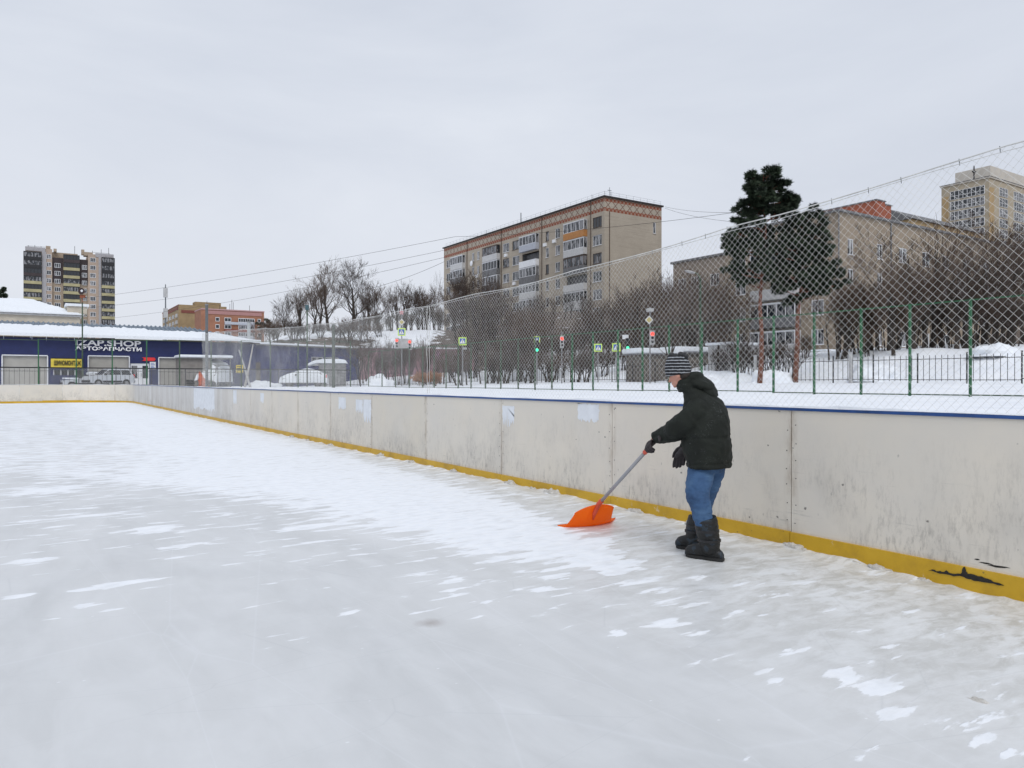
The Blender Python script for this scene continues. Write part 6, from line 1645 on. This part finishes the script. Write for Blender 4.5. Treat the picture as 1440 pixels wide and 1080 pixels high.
# gloves: palm, five fingers
def glove(wr, palm, fdir, side, nrmv, curl, name='glove', k=1.2):
    mb = MB(); wr = Vector(wr); palm = Vector(palm); fdir = fdir.normalized(); side = side.normalized(); nv = nrmv.normalized()
    mb.rings([(wr, side*.036, nv*.030), (wr.lerp(palm,.5), side*.040, nv*.026), (palm, side*.046, nv*.022), (palm+fdir*.03, side*.044, nv*.019)], 16)
    for i, (o_, L) in enumerate(((-.033,.070),(-.011,.078),(.011,.074),(.032,.060))):
        p = palm+fdir*.028+side*o_; a = 0; pts = [palm+side*o_*.8, p]
        for j in range(3):
            a += curl*(.8+.12*i if j else .7); dd = fdir*math.cos(a)+nv*math.sin(a); p = p+dd*(L*(.45,.32,.28)[j]); pts.append(p)
        mb.tube(pts, [.012,.0125,.0118,.0108,.0095], 10); mb.ell(pts[-1], side*.0095, nv*.0095, fdir*.0095, 10, 6)
    # thumb from the side of the palm
    b = wr.lerp(palm,.35)-side*.030; t1 = b+(fdir*.5-side*.75+nv*.35*curl).normalized()*.036; t2 = t1+(fdir*.75-side*.35+nv*.7*curl).normalized()*.030; t3 = t2+(fdir*.8-side*.1+nv*1.0*curl).normalized()*.024
    mb.tube([b+side*.02, b, t1, t2, t3], [.016,.0155,.0145,.0125,.0105], 10); mb.ell(t3, side*.0105, nv*.0105, fdir*.0105, 10, 6)
    c0 = palm
    mb.v = [tuple(c0+(Vector(v)-c0)*k) for v in mb.v]
    return bake_part(mb, name, M_glove, .0035, 2)
g0 = at(909, 634, 6.60); g1 = at(842, 709, 7.50); sd = (g1-g0).normalized()
# left hand wraps the grip from above: fingers run across the shaft and curl under it
pw = at(925, 613.5, 6.50); pl = g0 - sd*.045 + Vector((0,0,.04))
sideL = -sd; fdl = (pl-pw); fdl = (fdl - sd*fdl.dot(sd)).normalized(); fdl = (fdl+Ld*.25).normalized(); nvl = sideL.cross(fdl).normalized()
if nvl.z > 0: nvl = -nvl
ctr = g0-sd*.062
glove(pw, ctr - fdl*.030 + Vector((0,0,.030)), fdl, sd, nvl, .95, k=1.32)
# right hand hangs relaxed, thumb forward
wr = at(966, 627, 6.62); pr = at(959, 638, 6.58)
glove(wr, pr, (pr-wr).normalized()*.7+Vector((0,0,-.35)), -Fd+Up*.1, -Ld, .25, k=1.35)
# shovel
shovel = empty('snow_shovel', (at(830,742,7.6).x, at(830,742,7.6).y, 0), label='bright orange plastic snow scoop on a grey shaft, touching the ice', cat='snow shovel')
mb = MB(); mb.tube([g0-sd*.005, g1], [.0165,.0175], 16); mb.build('shaft', M_shaft, shovel, smooth=True)
mb = MB(); mb.tube([g0-sd*.085, g0-sd*.08, g0+sd*.035, g0+sd*.04], [.014,.021,.022,.019], 16); mb.build('grip', M_redplast, shovel, smooth=True)
BL = at(808,723,7.48); BM = at(838,714,7.50); BR = at(863,714,7.58); FL = Vector(at(784,739.5,7.66)); FL.z = .012; FR = at(866,728,8.0); FR.z = max(.02, FR.z)
BLy = at(793,742,7.58); BMy = at(830,741,7.60); BRy = at(859,732.5,7.72)
def q3(a, b, c, t): 
    return a*((1-t)*(1-2*t)) + b*(4*t*(1-t)) + c*(t*(2*t-1))
nu, nv = 36, 22; mb = MB(); thick = .004
def blade(u, v):
    top = q3(BL+Vector((0,0,.0)), BM, BR, u); bel = q3(BLy, BMy, BRy, u); frt = FL.lerp(FR, u) + Vector((0,0,-.004*math.sin(math.pi*u)))
    # crown of the back edge
    top = top + Vector((0,0,.024*math.sin(math.pi*u)**.6))
    p = top*((1-v)**2) + (bel*1.0)*(2*v*(1-v)) + frt*(v**2)
    # pull so the middle really reaches the belly line
    p = p + (bel-(top+frt)*.5)*(v*(1-v))*1.4
    rib = .005*math.exp(-((u-.35)/.035)**2)+.005*math.exp(-((u-.68)/.035)**2)
    p.z = max(p.z, .004)
    return p - Fd*0 + W(0,-1,0)*rib
G = [[blade(i/nu, j/nv) for i in range(nu+1)] for j in range(nv+1)]
for j in range(nv+1):
    for i in range(nu+1): mb.v.append(tuple(G[j][i]))
for j in range(nv):
    for i in range(nu): a = j*(nu+1)+i; mb.f.append((a, a+1, a+nu+2, a+nu+1)); mb.mi.append(0)
bl = mb.build('blade', M_orange, shovel, smooth=True, fix=False)
baked(bl, [('SOLIDIFY', dict(thickness=.004))])
bl.data.polygons.foreach_set('use_smooth', [True]*len(bl.data.polygons))
mb = MB(); s0 = g1; mb.tube([g1-sd*.09, g1-sd*.08, g1+sd*.0, at(836,722,7.50), at(834,731,7.54)], [.020,.026,.026,.022,.006], 14); mb.build('socket', M_redplast, shovel, smooth=True)
mb = MB(); mb.tube([blade(i/nu, 0)+Vector((0,0,.001)) for i in range(nu+1)], .006, 8); mb.build('rim', M_orange, shovel, smooth=True)

# ------------------------------------------------------------------ camera, light, world
cam = bpy.data.cameras.new('camera'); co = bpy.data.objects.new('camera', cam); col.objects.link(co)
cam.sensor_width = 36; cam.lens = 36*F/1440; cam.clip_end = 4000; cam.clip_start = .05
co.location = (0,0,EYE); co.rotation_euler = (math.radians(90-.22), 0, math.radians(-33)); scn.camera = co
sun = bpy.data.lights.new('sun', 'SUN'); sun.energy = 1.0; sun.angle = math.radians(28); sun.color = (1,.985,.96)
so = bpy.data.objects.new('sun', sun); col.objects.link(so)
el, az = math.radians(48), math.radians(200)   # azimuth clockwise from +Y
sd_ = Vector((math.sin(az)*math.cos(el), math.cos(az)*math.cos(el), math.sin(el))); so.rotation_euler = sd_.to_track_quat('Z','Y').to_euler(); so.location = (0,0,60)
w = bpy.data.worlds.new('World'); scn.world = w; w.use_nodes = True; nt = w.node_tree; nt.nodes.clear()
sky = N(nt, 'ShaderNodeTexSky', sky_type='NISHITA'); sky.sun_disc = False; sky.sun_elevation = el; sky.sun_rotation = az; sky.air_density = 1.0; sky.dust_density = 5
b1 = N(nt, 'ShaderNodeBackground'); nt.links.new(sky.outputs[0], b1.inputs[0]); b1.inputs[1].default_value = .05
tc = N(nt, 'ShaderNodeTexCoord'); mp = N(nt, 'ShaderNodeMapping'); nt.links.new(tc.outputs['Generated'], mp.inputs[0]); mp.inputs['Scale'].default_value = (1,1,3.2)
c1 = noise_(nt, mp.outputs[0], 1.6, 6, .55, .4); 
cloud = ramp(nt, c1, [(.30, (.545,.585,.665)), (.5, (.60,.638,.712)), (.72, (.665,.70,.765))])
sp = N(nt, 'ShaderNodeSeparateXYZ'); nt.links.new(tc.outputs['Generated'], sp.inputs[0])
hz = ramp(nt, sp.outputs['Z'], [(0, (1,1,1)), (.35, (0,0,0))])
cc = mixc(nt, math_(nt, 'MULTIPLY', hz, .45), cloud, (.70,.715,.765))
b2 = N(nt, 'ShaderNodeBackground'); nt.links.new(cc, b2.inputs[0]); b2.inputs[1].default_value = 1.0
mx = N(nt, 'ShaderNodeMixShader'); mx.inputs[0].default_value = .92; nt.links.new(b1.outputs[0], mx.inputs[1]); nt.links.new(b2.outputs[0], mx.inputs[2])
ow = N(nt, 'ShaderNodeOutputWorld'); nt.links.new(mx.outputs[0], ow.inputs[0])
scn.view_settings.view_transform = 'Standard'; scn.view_settings.look = 'None'; scn.view_settings.exposure = .28; scn.view_settings.gamma = 1
scn.render.engine = 'CYCLES'
